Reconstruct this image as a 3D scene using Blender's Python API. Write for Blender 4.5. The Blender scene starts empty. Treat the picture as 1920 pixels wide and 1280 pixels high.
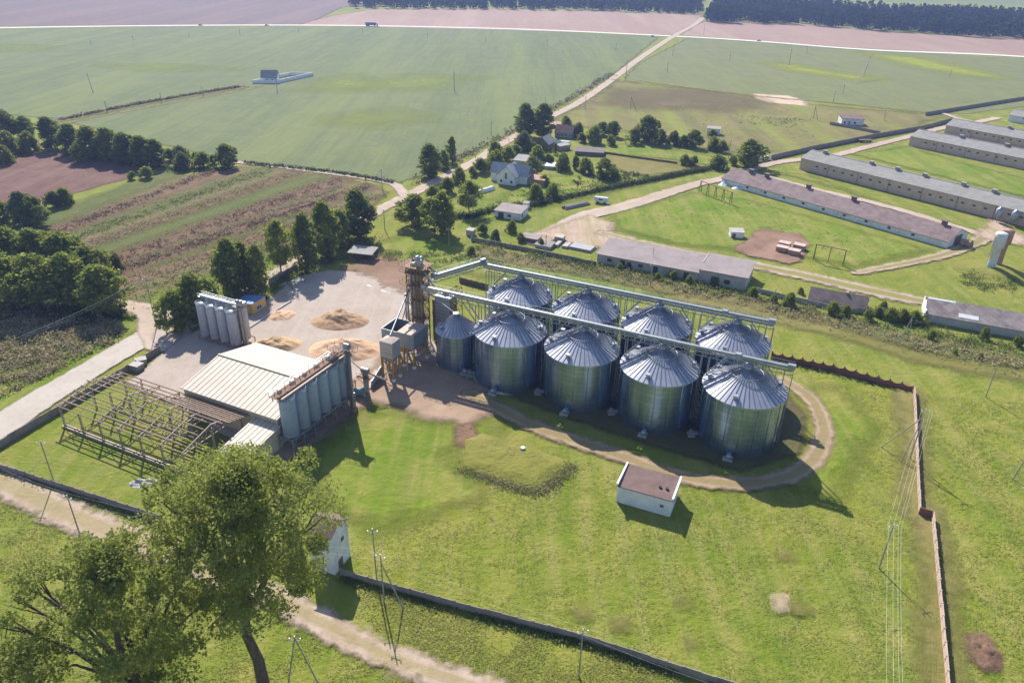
import bpy, math, random
import numpy as np
from mathutils import Vector, Matrix
random.seed(7); rng = np.random.default_rng(11)
R = math.radians; PI = math.pi
sc = bpy.context.scene; COL = sc.collection
# ------------------------------------------------------------------ survey: the aerial camera and the flat ground
CH, CF = 93.0, 1400.0                       # camera height (m), focal length (pixels of a 1920 wide picture)
PITCH = math.atan(750.0 / CF); ROLL = R(1.3)
CR, SR, CP, SP = math.cos(ROLL), math.sin(ROLL), math.cos(PITCH), math.sin(PITCH)
def G(px, py, z=0.0):                       # where the sight line through a photo point meets the level z
    u = px - 960; v = py - 640
    x = u * CR + v * SR; y = -u * SR + v * CR
    d = (x / CF, CP - y / CF * SP, -SP - y / CF * CP)
    t = (z - CH) / d[2]
    return Vector((d[0] * t, d[1] * t, z))
def proj(p):
    Z = p[2] - CH; dep = p[1] * CP - Z * SP; up = p[1] * SP + Z * CP
    a = p[0] / dep * CF; b = -up / dep * CF
    return 960 + a * CR - b * SR, 640 + a * SR + b * CR
def height(bx, by, ty):                     # height of an upright thing from its base and top rows
    b = G(bx, by); lo, hi = 0.0, 80.0
    for _ in range(40):
        m = (lo + hi) / 2
        if proj((b.x, b.y, m))[1] > ty: lo = m
        else: hi = m
    return lo
def ppm(bx, by):                            # pixels per metre at a ground point
    b = G(bx, by); return CF / (b.y * CP + CH * SP)
TH = -0.44                                  # the grain yard's own axes
def site(u, v, z=0.0):
    return Vector((u * math.cos(TH) - v * math.sin(TH), u * math.sin(TH) + v * math.cos(TH), z))
# ------------------------------------------------------------------ object helpers
def tag(o, label=None, cat=None, group=None, kind=None):
    for k, x in (('label', label), ('category', cat), ('group', group), ('kind', kind)):
        if x: o[k] = x
    return o
def thing(name, label, cat, loc, rz=0.0, group=None):
    o = bpy.data.objects.new(name, None); COL.objects.link(o)
    o.location = loc; o.rotation_euler = (0, 0, rz); o.empty_display_size = 0.5
    return tag(o, label, cat, group)
def link(name, me, mat, parent=None):
    o = bpy.data.objects.new(name, me); COL.objects.link(o)
    if mat and not me.materials: me.materials.append(mat)
    if parent: o.parent = parent
    return o
def copy_tree(o, loc, rz, label=None, group=None, scale=None):
    r = o.copy(); COL.objects.link(r); r.location = loc; r.rotation_euler = (0, 0, rz)
    if scale: r.scale = scale
    if label: r['label'] = label
    if group: r['group'] = group
    for ch in list(o.children):
        c = ch.copy(); COL.objects.link(c); c.parent = r
        for g in list(ch.children):
            d = g.copy(); COL.objects.link(d); d.parent = c
    return r
class MB:
    def __init__(s): s.v = []; s.f = []; s.sm = []
    def add(s, vs, fs, smooth=False):
        n = len(s.v); s.v += [tuple(p) for p in vs]; s.f += [tuple(i + n for i in f) for f in fs]; s.sm += [smooth] * len(fs); return s
    def box(s, x0, x1, y0, y1, z0, z1):
        return s.add([(x0, y0, z0), (x1, y0, z0), (x1, y1, z0), (x0, y1, z0), (x0, y0, z1), (x1, y0, z1), (x1, y1, z1), (x0, y1, z1)],
                     [(0, 3, 2, 1), (4, 5, 6, 7), (0, 1, 5, 4), (1, 2, 6, 5), (2, 3, 7, 6), (3, 0, 4, 7)])
    def bar(s, p, q, w, h=None):
        p = Vector(p); q = Vector(q); d = (q - p)
        if d.length < 1e-6: return s
        d.normalize(); h = h or w
        a = d.cross(Vector((0, 0, 1)))
        if a.length < 1e-3: a = Vector((1, 0, 0))
        a.normalize(); b = a.cross(d); a *= w / 2; b *= h / 2
        vs = [p - a - b, p + a - b, p + a + b, p - a + b, q - a - b, q + a - b, q + a + b, q - a + b]
        return s.add(vs, [(0, 3, 2, 1), (4, 5, 6, 7), (0, 1, 5, 4), (1, 2, 6, 5), (2, 3, 7, 6), (3, 0, 4, 7)])
    def tube(s, p, q, r, n=8, r2=None, cap=True):
        p = Vector(p); q = Vector(q); d = (q - p).normalized(); r2 = r if r2 is None else r2
        a = d.cross(Vector((0, 0, 1)))
        if a.length < 1e-3: a = Vector((1, 0, 0))
        a.normalize(); b = d.cross(a)
        vs = []
        for c, rr in ((p, r), (q, r2)):
            for k in range(n):
                t = 2 * PI * k / n; vs.append(c + a * math.cos(t) * rr + b * math.sin(t) * rr)
        s.add(vs, [(k, (k + 1) % n, n + (k + 1) % n, n + k) for k in range(n)], True)
        if cap: s.add(vs, [tuple(range(n - 1, -1, -1)), tuple(range(n, 2 * n))])
        return s
    def lathe(s, prof, n=48, cx=0, cy=0, smooth=True, a0=0):
        vs = []
        for r, z in prof:
            for k in range(n):
                t = a0 + 2 * PI * k / n; vs.append((cx + r * math.cos(t), cy + r * math.sin(t), z))
        fs = [(i * n + k, i * n + (k + 1) % n, (i + 1) * n + (k + 1) % n, (i + 1) * n + k) for i in range(len(prof) - 1) for k in range(n)]
        return s.add(vs, fs, smooth)
    def ext(s, prof, x0, x1):               # closed (y, z) outline pushed along x
        n = len(prof)
        vs = [(x0, y, z) for y, z in prof] + [(x1, y, z) for y, z in prof]
        return s.add(vs, [tuple(range(n - 1, -1, -1)), tuple(range(n, 2 * n))] + [(k, (k + 1) % n, n + (k + 1) % n, n + k) for k in range(n)])
    def prism(s, poly, z0, z1):
        n = len(poly)
        vs = [(x, y, z0) for x, y in poly] + [(x, y, z1) for x, y in poly]
        return s.add(vs, [tuple(range(n - 1, -1, -1)), tuple(range(n, 2 * n))] + [(k, (k + 1) % n, n + (k + 1) % n, n + k) for k in range(n)])
    def mesh(s, name):
        me = bpy.data.meshes.new(name); me.from_pydata(s.v, [], s.f)
        me.polygons.foreach_set('use_smooth', s.sm); me.update(); return me
    def obj(s, name, mat, parent=None): return link(name, s.mesh(name), mat, parent)
def quads_mesh(name, V, tint=None, smooth=False):    # V: (N,4,3) array of separate quads
    n = len(V); me = bpy.data.meshes.new(name)
    me.vertices.add(4 * n); me.vertices.foreach_set('co', V.reshape(-1).astype(np.float32))
    me.loops.add(4 * n); me.loops.foreach_set('vertex_index', np.arange(4 * n, dtype=np.int32))
    me.polygons.add(n); me.polygons.foreach_set('loop_start', np.arange(0, 4 * n, 4, dtype=np.int32))
    if tint is not None:
        at = me.attributes.new('tint', 'FLOAT', 'POINT'); at.data.foreach_set('value', np.repeat(tint, 4).astype(np.float32))
    me.update(calc_edges=True); me.validate(); return me
def leaf_quads(P, size, up=0.35, asp=0.65):
    n = len(P); nr = rng.normal(size=(n, 3)); nr[:, 2] = np.abs(nr[:, 2]) + up
    nr /= np.linalg.norm(nr, axis=1)[:, None]
    a = np.cross(nr, rng.normal(size=(n, 3))); a /= np.linalg.norm(a, axis=1)[:, None] + 1e-9
    b = np.cross(nr, a); sz = (size * rng.uniform(.6, 1.3, n))[:, None]
    a = a * sz; b = b * sz * asp
    return np.stack([P - a, P - b * .9, P + a, P + b * .9], 1)
# ------------------------------------------------------------------ materials
class NT:
    def __init__(s, name):
        s.m = bpy.data.materials.new(name); s.m.use_nodes = True; s.t = s.m.node_tree; s.t.nodes.clear()
        s.out = s.n('ShaderNodeOutputMaterial')
    def n(s, kind, **kw):
        x = s.t.nodes.new(kind)
        for k, val in kw.items(): setattr(x, k, val)
        return x
    def l(s, a, b): s.t.links.new(a, b)
    def val(s, sock, x):
        if hasattr(x, 'is_linked') or isinstance(x, bpy.types.NodeSocket): s.l(x, sock)
        else: sock.default_value = x
    def math(s, op, a, b=0.0, clamp=False):
        x = s.n('ShaderNodeMath', operation=op, use_clamp=clamp); s.val(x.inputs[0], a); s.val(x.inputs[1], b); return x.outputs[0]
    def mix(s, fac, a, b, mode='MIX'):
        x = s.n('ShaderNodeMix', data_type='RGBA', blend_type=mode); s.val(x.inputs[0], fac)
        for k, c in ((6, a), (7, b)):
            if isinstance(c, bpy.types.NodeSocket): s.l(c, x.inputs[k])
            else: x.inputs[k].default_value = (*c, 1)
        return x.outputs[2]
    def coord(s, kind='Object', scale=(1, 1, 1), rot=0.0):
        tc = s.n('ShaderNodeTexCoord')
        mp = s.n('ShaderNodeMapping'); s.l(tc.outputs[kind], mp.inputs[0]); mp.inputs[3].default_value = scale; mp.inputs[2].default_value = (0, 0, rot)
        return mp.outputs[0]
    def world(s, scale=(1, 1, 1), rot=0.0):
        g = s.n('ShaderNodeNewGeometry'); mp = s.n('ShaderNodeMapping'); s.l(g.outputs['Position'], mp.inputs[0]); mp.inputs[3].default_value = scale; mp.inputs[2].default_value = (0, 0, rot)
        return mp.outputs[0]
    def noise(s, vec, scale, detail=4, rough=.55, dist=0.0):
        x = s.n('ShaderNodeTexNoise'); s.l(vec, x.inputs['Vector']); x.inputs['Scale'].default_value = scale
        x.inputs['Detail'].default_value = detail; x.inputs['Roughness'].default_value = rough; x.inputs['Distortion'].default_value = dist
        return x.outputs['Fac']
    def rng(s, x, a, b, c=0.0, d=1.0, smooth=False):
        m = s.n('ShaderNodeMapRange'); m.interpolation_type = 'SMOOTHSTEP' if smooth else 'LINEAR'; s.val(m.inputs[0], x)
        for k, q in enumerate((a, b, c, d)): s.val(m.inputs[k + 1], q)
        return m.outputs[0]
    def bsdf(s, col, rough=.8, metal=0.0, spec=.3):
        b = s.n('ShaderNodeBsdfPrincipled')
        if isinstance(col, bpy.types.NodeSocket): s.l(col, b.inputs['Base Color'])
        else: b.inputs['Base Color'].default_value = (*col, 1)
        s.val(b.inputs['Roughness'], rough); b.inputs['Metallic'].default_value = metal; b.inputs['Specular IOR Level'].default_value = spec
        return b
    def bump(s, h, strength, dist, b):
        x = s.n('ShaderNodeBump'); x.inputs['Strength'].default_value = strength; x.inputs['Distance'].default_value = dist
        s.l(h, x.inputs['Height']); s.l(x.outputs[0], b.inputs['Normal'])
    def done(s, sh): s.l(sh, s.out.inputs[0]); return s.m
def surf(name, c1, c2, scale=1.0, rough=.7, metal=0.0, spec=.3, lo=.35, hi=.65, bump=0.0, stretch=(1, 1, 1), dirt=None, dirt_amt=.5, dscale=.25):
    t = NT(name); v = t.world(stretch); f = t.rng(t.noise(v, scale, 6, .6), lo, hi)
    c = t.mix(f, c1, c2)
    if dirt:
        d = t.rng(t.noise(t.world((1, 1, .35)), dscale * 4, 5, .65), .52, .72, 0, dirt_amt); c = t.mix(d, c, dirt)
    b = t.bsdf(c, rough, metal, spec)
    if bump: t.bump(t.noise(v, scale * 3, 4), bump, .1, b)
    return t.done(b.outputs[0])
def leafmat(name, c1, c2, c3, trans=.35):
    t = NT(name); a = t.n('ShaderNodeAttribute', attribute_name='tint'); oi = t.n('ShaderNodeObjectInfo')
    c = t.mix(t.rng(a.outputs['Fac'], 0, 1), c1, c2)
    c = t.mix(t.math('MULTIPLY', oi.outputs['Random'], .55), c, c3)
    d = t.n('ShaderNodeBsdfDiffuse'); t.l(c, d.inputs[0])
    tr = t.n('ShaderNodeBsdfTranslucent'); t.l(t.mix(.6, c, (.34, .40, .06)) if trans > .29 else c, tr.inputs[0])
    g = t.n('ShaderNodeBsdfGlossy'); g.inputs['Roughness'].default_value = .6; g.inputs[0].default_value = (.8, .85, .9, 1)
    m = t.n('ShaderNodeMixShader'); m.inputs[0].default_value = trans; t.l(d.outputs[0], m.inputs[1]); t.l(tr.outputs[0], m.inputs[2])
    m2 = t.n('ShaderNodeMixShader'); m2.inputs[0].default_value = .012; t.l(m.outputs[0], m2.inputs[1]); t.l(g.outputs[0], m2.inputs[2])
    return t.done(m2.outputs[0])
# ------------------------------------------------------------------ ground sheets with ragged edges
def sd_poly(P, poly):
    poly = np.array(poly, float); n = len(poly); d = np.full(len(P), 1e9); ins = np.zeros(len(P), bool)
    for i in range(n):
        a, b = poly[i], poly[(i + 1) % n]; e = b - a; w = P - a
        t = np.clip((w @ e) / (e @ e + 1e-12), 0, 1); d = np.minimum(d, np.hypot(*(w - t[:, None] * e).T))
        c = (a[1] > P[:, 1]) != (b[1] > P[:, 1])
        with np.errstate(divide='ignore', invalid='ignore'):
            x = (b[0] - a[0]) * (P[:, 1] - a[1]) / (b[1] - a[1]) + a[0]
        ins ^= c & (P[:, 0] < x)
    return np.where(ins, d, -d)
def sd_line(P, line, width):
    line = np.array(line, float); best = np.full(len(P), -1e9); width = np.broadcast_to(np.array(width, float), (len(line),))
    for i in range(len(line) - 1):
        a, b = line[i], line[i + 1]; e = b - a; w = P - a
        t = np.clip((w @ e) / (e @ e + 1e-12), 0, 1)
        best = np.maximum(best, (width[i] * (1 - t) + width[i + 1] * t) / 2 - np.hypot(*(w - t[:, None] * e).T))
    return best
def smooth_line(pts, k=6):
    p = np.array(pts, float); out = []
    for i in range(len(p) - 1):
        p0, p1, p2, p3 = p[max(i - 1, 0)], p[i], p[i + 1], p[min(i + 2, len(p) - 1)]
        for j in range(k):
            t = j / k
            out.append(.5 * (2 * p1 + (p2 - p0) * t + (2 * p0 - 5 * p1 + 4 * p2 - p3) * t * t + (3 * p1 - p0 - 3 * p2 + p3) * t ** 3))
    return out + [p[-1]]
def sheet(name, sdf, pts, res, level, mat, margin=1.0, label=None):
    pts = np.array(pts, float)[:, :2]; lo = pts.min(0) - margin - res; hi = pts.max(0) + margin + res
    nx = int((hi[0] - lo[0]) / res) + 2; ny = int((hi[1] - lo[1]) / res) + 2
    X, Y = np.meshgrid(lo[0] + np.arange(nx) * res, lo[1] + np.arange(ny) * res); P = np.stack([X.ravel(), Y.ravel()], 1)
    sd = np.empty(len(P))
    for i in range(0, len(P), 200000): sd[i:i + 200000] = sdf(P[i:i + 200000])
    idx = np.arange(nx * ny).reshape(ny, nx)
    q = np.stack([idx[:-1, :-1], idx[:-1, 1:], idx[1:, 1:], idx[1:, :-1]], -1).reshape(-1, 4)
    q = q[(sd[q] > -margin).any(1)]
    used, inv = np.unique(q, return_inverse=True); q = inv.reshape(-1, 4)
    V = np.concatenate([P[used], np.full((len(used), 1), level)], 1)
    me = bpy.data.meshes.new(name); n = len(q)
    me.vertices.add(len(V)); me.vertices.foreach_set('co', V.reshape(-1).astype(np.float32))
    me.loops.add(4 * n); me.loops.foreach_set('vertex_index', q.reshape(-1).astype(np.int32))
    me.polygons.add(n); me.polygons.foreach_set('loop_start', np.arange(0, 4 * n, 4, dtype=np.int32))
    at = me.attributes.new('sd', 'FLOAT', 'POINT'); at.data.foreach_set('value', sd[used].astype(np.float32))
    me.update(calc_edges=True)
    o = link(name, me, mat); o['kind'] = 'structure'
    return o
def gpoly(pts): return [tuple(G(*p)[:2]) for p in pts]
def area(name, px, res, level, mat, margin=1.0):
    w = gpoly(px); return sheet(name, lambda P: sd_poly(P, w), w, res, level, mat, margin)
def strip(name, px, width, res, level, mat, margin=1.0, k=6):
    w = smooth_line(gpoly(px), k)
    if not np.isscalar(width): width = np.interp(np.linspace(0, 1, len(w)), np.linspace(0, 1, len(width)), width)
    return sheet(name, lambda P: sd_line(P, w, width), w, res, level, mat, margin + np.max(width) / 2)
def grassy(name, cols, edge=None, amp=1.5, soft=.5, streak=None, bump=.6, big=.02, alpha=1.0, fine=1.0, rough=.95, track=None):
    """cols: three colours; edge: ragged alpha from the sd attribute; streak: (angle, scale, colour, amount)"""
    t = NT(name); w = t.world()
    n1 = t.noise(w, big, 5, .6, .6); n2 = t.noise(w, .12 * fine, 6, .65, .4); n3 = t.noise(w, .9 * fine, 5, .7)
    c = t.mix(t.rng(n1, .36, .64), cols[0], cols[1])
    c = t.mix(t.rng(n2, .42, .70, 0, .85), c, cols[2])
    dark = tuple(x * .45 for x in cols[0])
    c = t.mix(t.rng(n3, .50, .74, 0, .34), c, dark)
    if streak:
        for an, s1, cc, amt in streak:
            sv = t.world((1, .06, 1), an); c = t.mix(t.rng(t.noise(sv, s1, 4, .6), .48, .62, 0, amt), c, cc)
    a = t.n('ShaderNodeAttribute', attribute_name='sd').outputs['Fac']
    if track:                                # darker or greener middle of a track, from the distance to its edge
        c = t.mix(t.rng(t.math('ADD', a, t.math('MULTIPLY', t.noise(w, .5, 3), 1.2)), track[0], track[1], 0, track[3]), c, track[2])
    b = t.bsdf(c, rough, 0, .1)
    if bump: t.bump(t.math('ADD', t.math('MULTIPLY', n2, 1.0), t.math('MULTIPLY', n3, .5)), bump, .9, b)
    if edge is None: return t.done(b.outputs[0])
    k = t.math('ADD', a, t.math('MULTIPLY', t.math('SUBTRACT', t.noise(w, edge, 5, .65), .5), amp * 2))
    al = t.math('MULTIPLY', t.rng(k, -soft, soft), alpha)
    tr = t.n('ShaderNodeBsdfTransparent'); m = t.n('ShaderNodeMixShader'); t.l(al, m.inputs[0]); t.l(tr.outputs[0], m.inputs[1]); t.l(b.outputs[0], m.inputs[2])
    return t.done(m.outputs[0])
HZ, SKY, SUN, EXPO = .00015, .11, 5.0, .72
# ------------------------------------------------------------------ ground materials
GR = [(.122, .182, .016), (.198, .218, .026), (.275, .25, .065)]
m_ground = grassy('pasture_grass', GR, bump=.9, streak=[(.5, .35, (.29, .26, .10), .32), (1.9, .22, (.10, .155, .02), .35), (1.1, .9, (.25, .23, .07), .3)])
m_lush = grassy('lush_grass', [(.115, .19, .012), (.175, .225, .022), (.28, .245, .075)], edge=.12, amp=5, soft=3, bump=.9, fine=.7, streak=[(.6, .4, (.27, .245, .08), .4), (2.0, .18, (.10, .16, .015), .5)])
m_dry = grassy('dry_grass', [(.20, .18, .055), (.26, .22, .09), (.15, .16, .04)], edge=.15, amp=4, soft=2, alpha=.9)
m_rough = grassy('rough_meadow', [(.185, .20, .045), (.23, .175, .085), (.14, .125, .05)], edge=.05, amp=10, soft=5, big=.022, fine=.45, bump=1.0, streak=[(.3, .05, (.13, .12, .055), .7), (1.2, .03, (.22, .25, .04), .6)])
m_weedbed = grassy('weed_ground', [(.13, .13, .045), (.19, .15, .07), (.08, .12, .03)], edge=.15, amp=3, soft=1.5)
CROP = [(.128, .153, .075), (.148, .172, .078), (.175, .20, .072)]
m_crop = grassy('green_crop', CROP, edge=.06, amp=4, soft=2, big=.008, fine=.45, bump=.9, streak=[(-.55, .22, (.10, .13, .055), .45), (-.55, .05, (.10, .135, .05), .4), (-.55, .7, (.105, .125, .06), .35), (.95, .03, (.19, .22, .07), .4)])
m_crop2 = grassy('pale_crop', [(.15, .165, .078), (.165, .18, .075), (.20, .20, .08)], edge=.06, amp=4, soft=2, big=.008, fine=.45, bump=.9, streak=[(-.35, .05, (.17, .2, .06), .45), (-.9, .25, (.10, .14, .05), .3)])
m_yellow = grassy('yellow_weed_patch', [(.33, .36, .03), (.29, .32, .05), (.22, .26, .04)], edge=.03, amp=16, soft=14, alpha=.75)
m_pale = grassy('thin_crop', [(.24, .29, .06), (.27, .30, .07), (.18, .23, .05)], edge=.02, amp=24, soft=18, alpha=.6)
m_plow = grassy('ploughed_soil', [(.155, .085, .07), (.19, .115, .095), (.125, .07, .06)], edge=.15, amp=1.5, soft=1, streak=[(-.75, .3, (.21, .14, .12), .4)], bump=.9)
m_pink = grassy('far_bare_field', [(.30, .205, .16), (.345, .24, .195), (.265, .185, .145)], edge=.03, amp=4, soft=3, big=.004, bump=.3, streak=[(.1, .03, (.36, .27, .215), .5), (.12, .3, (.26, .18, .14), .3)])
m_mauve = grassy('far_fallow_field', [(.15, .115, .11), (.19, .135, .12), (.12, .105, .10)], edge=.03, amp=5, soft=3, big=.003, bump=.3, streak=[(.12, .02, (.21, .15, .13), .6)])
m_strips = grassy('allotment_strips', [(.15, .125, .055), (.19, .145, .07), (.10, .14, .04)], edge=.15, amp=2.5, soft=1.5, bump=1.0)
m_strip_g = grassy('green_strip', [(.105, .15, .035), (.14, .165, .05), (.18, .17, .07)], edge=.2, amp=4, soft=3, alpha=.75)
m_strip_b = grassy('brown_strip', [(.19, .12, .08), (.23, .15, .10), (.14, .11, .05)], edge=.2, amp=4, soft=3, alpha=.8)
m_asph = grassy('highway', [(.62, .60, .56), (.66, .64, .60), (.58, .55, .52)], edge=.1, amp=.4, soft=.6, bump=0)
m_road = grassy('dirt_road', [(.42, .33, .275), (.48, .385, .325), (.36, .275, .22)], edge=.25, amp=1.3, soft=.5, bump=.25, track=(2.1, 3.2, (.37, .31, .22), .5))
m_paved = grassy('paved_road', [(.43, .38, .34), (.47, .42, .37), (.40, .35, .30)], edge=.3, amp=.7, soft=.3, bump=.12)
m_track = grassy('rutted_track', [(.37, .28, .205), (.43, .34, .25), (.31, .235, .16)], edge=.35, amp=1.8, soft=.5, bump=.4, track=(1.5, 2.3, (.20, .19, .06), .8))
m_track2 = grassy('sandy_track', [(.38, .29, .225), (.44, .34, .27), (.30, .23, .16)], edge=.3, amp=2.8, soft=.8, bump=.4, track=(1.6, 2.5, (.27, .225, .10), .65), streak=[(.7, .12, (.25, .225, .075), .55), (-.45, .5, (.50, .40, .33), .5)])
m_lane = grassy('double_lane', [(.40, .30, .245), (.46, .355, .29), (.31, .24, .18)], edge=.3, amp=3.2, soft=1.0, bump=.4, track=(2.0, 2.9, (.20, .20, .05), .85))
m_bare = grassy('bare_lane', [(.42, .31, .245), (.48, .365, .29), (.33, .25, .18)], edge=.2, amp=4, soft=1.6, bump=.4, streak=[(.7, .12, (.25, .225, .075), .6), (-.45, .5, (.50, .40, .33), .5)])
m_wildbed = grassy('wild_ground', [(.15, .12, .06), (.19, .145, .08), (.12, .12, .04)], edge=.03, amp=18, soft=14, alpha=.75, fine=.5)
m_patchy = grassy('patchy_soil', [(.25, .155, .11), (.33, .22, .165), (.19, .14, .08)], edge=.16, amp=7, soft=1.5, alpha=.9, bump=.5)
m_loop = grassy('loop_track', [(.33, .24, .165), (.38, .29, .20), (.27, .19, .13)], edge=.35, amp=1.4, soft=.6, bump=.4, track=(1.35, 1.9, (.22, .18, .075), .7))
m_yard = grassy('yard_surface', [(.385, .325, .285), (.425, .365, .32), (.35, .275, .22)], edge=.25, amp=1.2, soft=.4, bump=.15, big=.05, streak=[(.9, .5, (.38, .31, .265), .3), (2.2, .35, (.46, .40, .355), .3)])
m_yard2 = grassy('grain_dusted_yard', [(.33, .23, .165), (.39, .29, .21), (.27, .19, .14)], edge=.15, amp=3, soft=1.5, bump=.25, big=.06)
m_soil = grassy('bare_soil', [(.19, .115, .075), (.24, .155, .105), (.14, .09, .06)], edge=.4, amp=1.6, soft=.8, bump=.9)
m_rust = grassy('rusty_soil', [(.23, .135, .095), (.31, .20, .15), (.16, .10, .07)], edge=.2, amp=2.5, soft=.8, bump=.4)
m_sand = grassy('pale_sand', [(.52, .40, .30), (.56, .44, .34), (.44, .32, .23)], edge=.08, amp=5, soft=2, bump=.3)
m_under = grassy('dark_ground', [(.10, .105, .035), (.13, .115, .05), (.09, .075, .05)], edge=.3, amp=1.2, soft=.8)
# ------------------------------------------------------------------ the terrain
gm = MB(); gm.add([(-2600, -150, 0), (2600, -150, 0), (2600, 2800, 0), (-2600, 2800, 0)], [(0, 1, 2, 3)])
ground = gm.obj('ground', m_ground); ground['kind'] = 'structure'
L = [0.0]
def lv(step=.006): L[0] += step; return L[0]
# far fields
area('field', [(-900, 52), (700, 46), (580, 44), (640, 14), (700, 12), (640, -30), (-1200, -40)], 20, lv(), m_mauve, 5)
area('field', [(560, 47), (620, 30), (700, 18), (900, 17), (1100, 20), (1318, 27), (1310, 40), (1262, 66)], 8, lv(), m_pink, 4)
area('field', [(1275, 66), (1300, 50), (1322, 40), (1500, 45), (1700, 62), (1960, 73), (2300, 95), (2300, 140), (1920, 106), (1600, 90)], 8, lv(), m_pink, 4)
area('field', [(1500, -20), (1640, 2), (1790, 5), (2000, 12), (2500, 30), (2500, -30)], 20, lv(), m_crop2, 8)
area('field', [(-700, 66), (0, 55), (340, 51), (640, 51), (960, 57), (1235, 70), (1150, 140), (1060, 192), (960, 250), (885, 285), (820, 322), (740, 345), (640, 326), (560, 312), (430, 300), (300, 270), (100, 222), (-300, 190)], 6, lv(), m_crop, 5)
area('field', [(1290, 72), (1420, 79), (1630, 96), (1920, 111), (2300, 150), (2000, 190), (1810, 214), (1740, 210), (1560, 193), (1430, 180), (1300, 166), (1170, 148), (1200, 118)], 6, lv(), m_crop2, 5)
area('field', [(1120, 178), (1150, 152), (1320, 170), (1440, 186), (1560, 200), (1730, 214), (1780, 212), (1720, 240), (1590, 270), (1450, 298), (1300, 275), (1160, 245), (1060, 235), (1040, 228), (1060, 212)], 5, lv(), m_rough, 5)
for p in [[(640, 162), (760, 142), (900, 146), (820, 165), (700, 172)], [(640, 215), (740, 208), (800, 222), (700, 236), (620, 232)], [(0, 85), (100, 88), (80, 96), (0, 96)], [(560, 168), (660, 140), (700, 160), (640, 172)], [(200, 122), (330, 124), (430, 130), (280, 132)]]:
    area('field', p, 5, lv(), m_pale, 12)
area('field', [(1610, 98), (1720, 108), (1850, 136), (1890, 148), (1800, 142), (1680, 118)], 5, lv(), m_yellow, 12)
area('field', [(1430, 118), (1480, 121), (1560, 135), (1660, 148), (1600, 150), (1480, 132)], 5, lv(), m_yellow, 12)
area('bare_ground', [(1413, 176), (1480, 180), (1512, 190), (1510, 199), (1440, 193), (1420, 186)], 2.5, lv(), m_sand, 4)
area('bare_ground', [(1225, 192), (1270, 187), (1300, 188), (1280, 198), (1240, 198)], 2.5, lv(), m_sand, 4)
area('bare_ground', [(1150, 168), (1300, 170), (1425, 186), (1420, 200), (1330, 208), (1210, 200), (1130, 196)], 4, lv(), m_wildbed, 18)
strip('verge', [(112, 227), (230, 203), (330, 185), (455, 164)], 8, 2, lv(), m_weedbed)
strip('path', [(108, 234), (230, 210), (340, 190), (463, 168), (485, 162)], 4, 1.5, lv(), m_dry)
# left: ploughed field, allotment strips, weeds
area('field', [(-300, 330), (-20, 306), (114, 280), (200, 290), (318, 308), (230, 338), (134, 364), (30, 388), (-40, 392), (-300, 420)], 1.5, lv(), m_plow, 2)
area('field', [(440, 312), (560, 318), (690, 345), (728, 362), (700, 385), (640, 420), (520, 470), (420, 530), (330, 590), (240, 570), (210, 505), (130, 470), (40, 440), (90, 405), (240, 350)], 1.5, lv(), m_strips, 3)
SG = [((80, 452), (400, 318)), ((160, 466), (560, 318)), ((205, 486), (620, 330)), ((200, 520), (700, 352)), ((230, 548), (720, 374))]
def band(p, q, w, m): strip('crop_strip', [p, ((p[0] + q[0]) / 2, (p[1] + q[1]) / 2), q], w, 1.2, lv(), m, 3)
band((30, 435), (330, 322), 12, m_strip_g); band((70, 446), (420, 322), 9, m_strip_b); band((110, 452), (500, 318), 6, m_strip_g)
band((150, 470), (560, 322), 7, m_strip_b); band((190, 470), (590, 332), 9, m_strip_g); band((190, 496), (640, 338), 10, m_strip_b)
band((215, 515), (690, 352), 8, m_strip_b); band((300, 500), (560, 400), 3, m_strip_g); band((215, 540), (560, 418), 6, m_soil); band((330, 470), (600, 372), 4, m_soil)
band((330, 560), (620, 452), 14, m_lush)
area('weed_bed', [(-60, 560), (40, 570), (120, 600), (190, 590), (240, 600), (232, 640), (190, 660), (120, 690), (40, 730), (-80, 770)], 1.2, lv(), m_weedbed, 2)
area('verge', [(-60, 740), (60, 690), (180, 640), (232, 600), (225, 560), (262, 590), (268, 615), (240, 640), (150, 692), (50, 758), (-60, 820)], 1, lv(), m_lush, 3)
# village plots and meadow between
area('garden', [(905, 395), (1000, 330), (1090, 330), (1280, 320), (1180, 352), (1040, 385), (960, 400), (880, 420)], 1.5, lv(), m_lush, 3)
area('garden', [(1120, 288), (1200, 288), (1290, 300), (1330, 312), (1250, 326), (1180, 330), (1150, 312)], 1.5, lv(), m_dry, 3)
area('meadow', [(1100, 272), (1200, 270), (1330, 292), (1380, 302), (1330, 310), (1230, 296), (1110, 285)], 1.5, lv(), m_lush, 3)
area('meadow', [(680, 470), (760, 440), (900, 470), (1080, 505), (1260, 545), (1200, 560), (1000, 530), (830, 505), (720, 490)], 1.2, lv(), m_lush, 3)
area('meadow', [(1150, 400), (1300, 362), (1400, 376), (1560, 420), (1740, 470), (1600, 500), (1500, 480), (1440, 430), (1380, 470), (1250, 455), (1160, 430)], 1.5, lv(), m_lush, 3)
area('meadow', [(1450, 322), (1520, 330), (1640, 375), (1760, 415), (1840, 436), (1700, 395), (1560, 350)], 1.5, lv(), m_lush, 2)
area('meadow', [(1600, 290), (1700, 275), (1800, 305), (1960, 345), (1960, 380), (1760, 330)], 1.5, lv(), m_lush, 3)
strip('weed_bed', [(900, 475), (1100, 510), (1250, 540), (1400, 570), (1540, 600), (1700, 640), (1980, 690)], 9, 1, lv(), m_weedbed)
strip('weed_bed', [(1280, 560), (1450, 596), (1600, 632), (1760, 680), (1960, 712)], 6, 1, lv(), m_dry)
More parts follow.
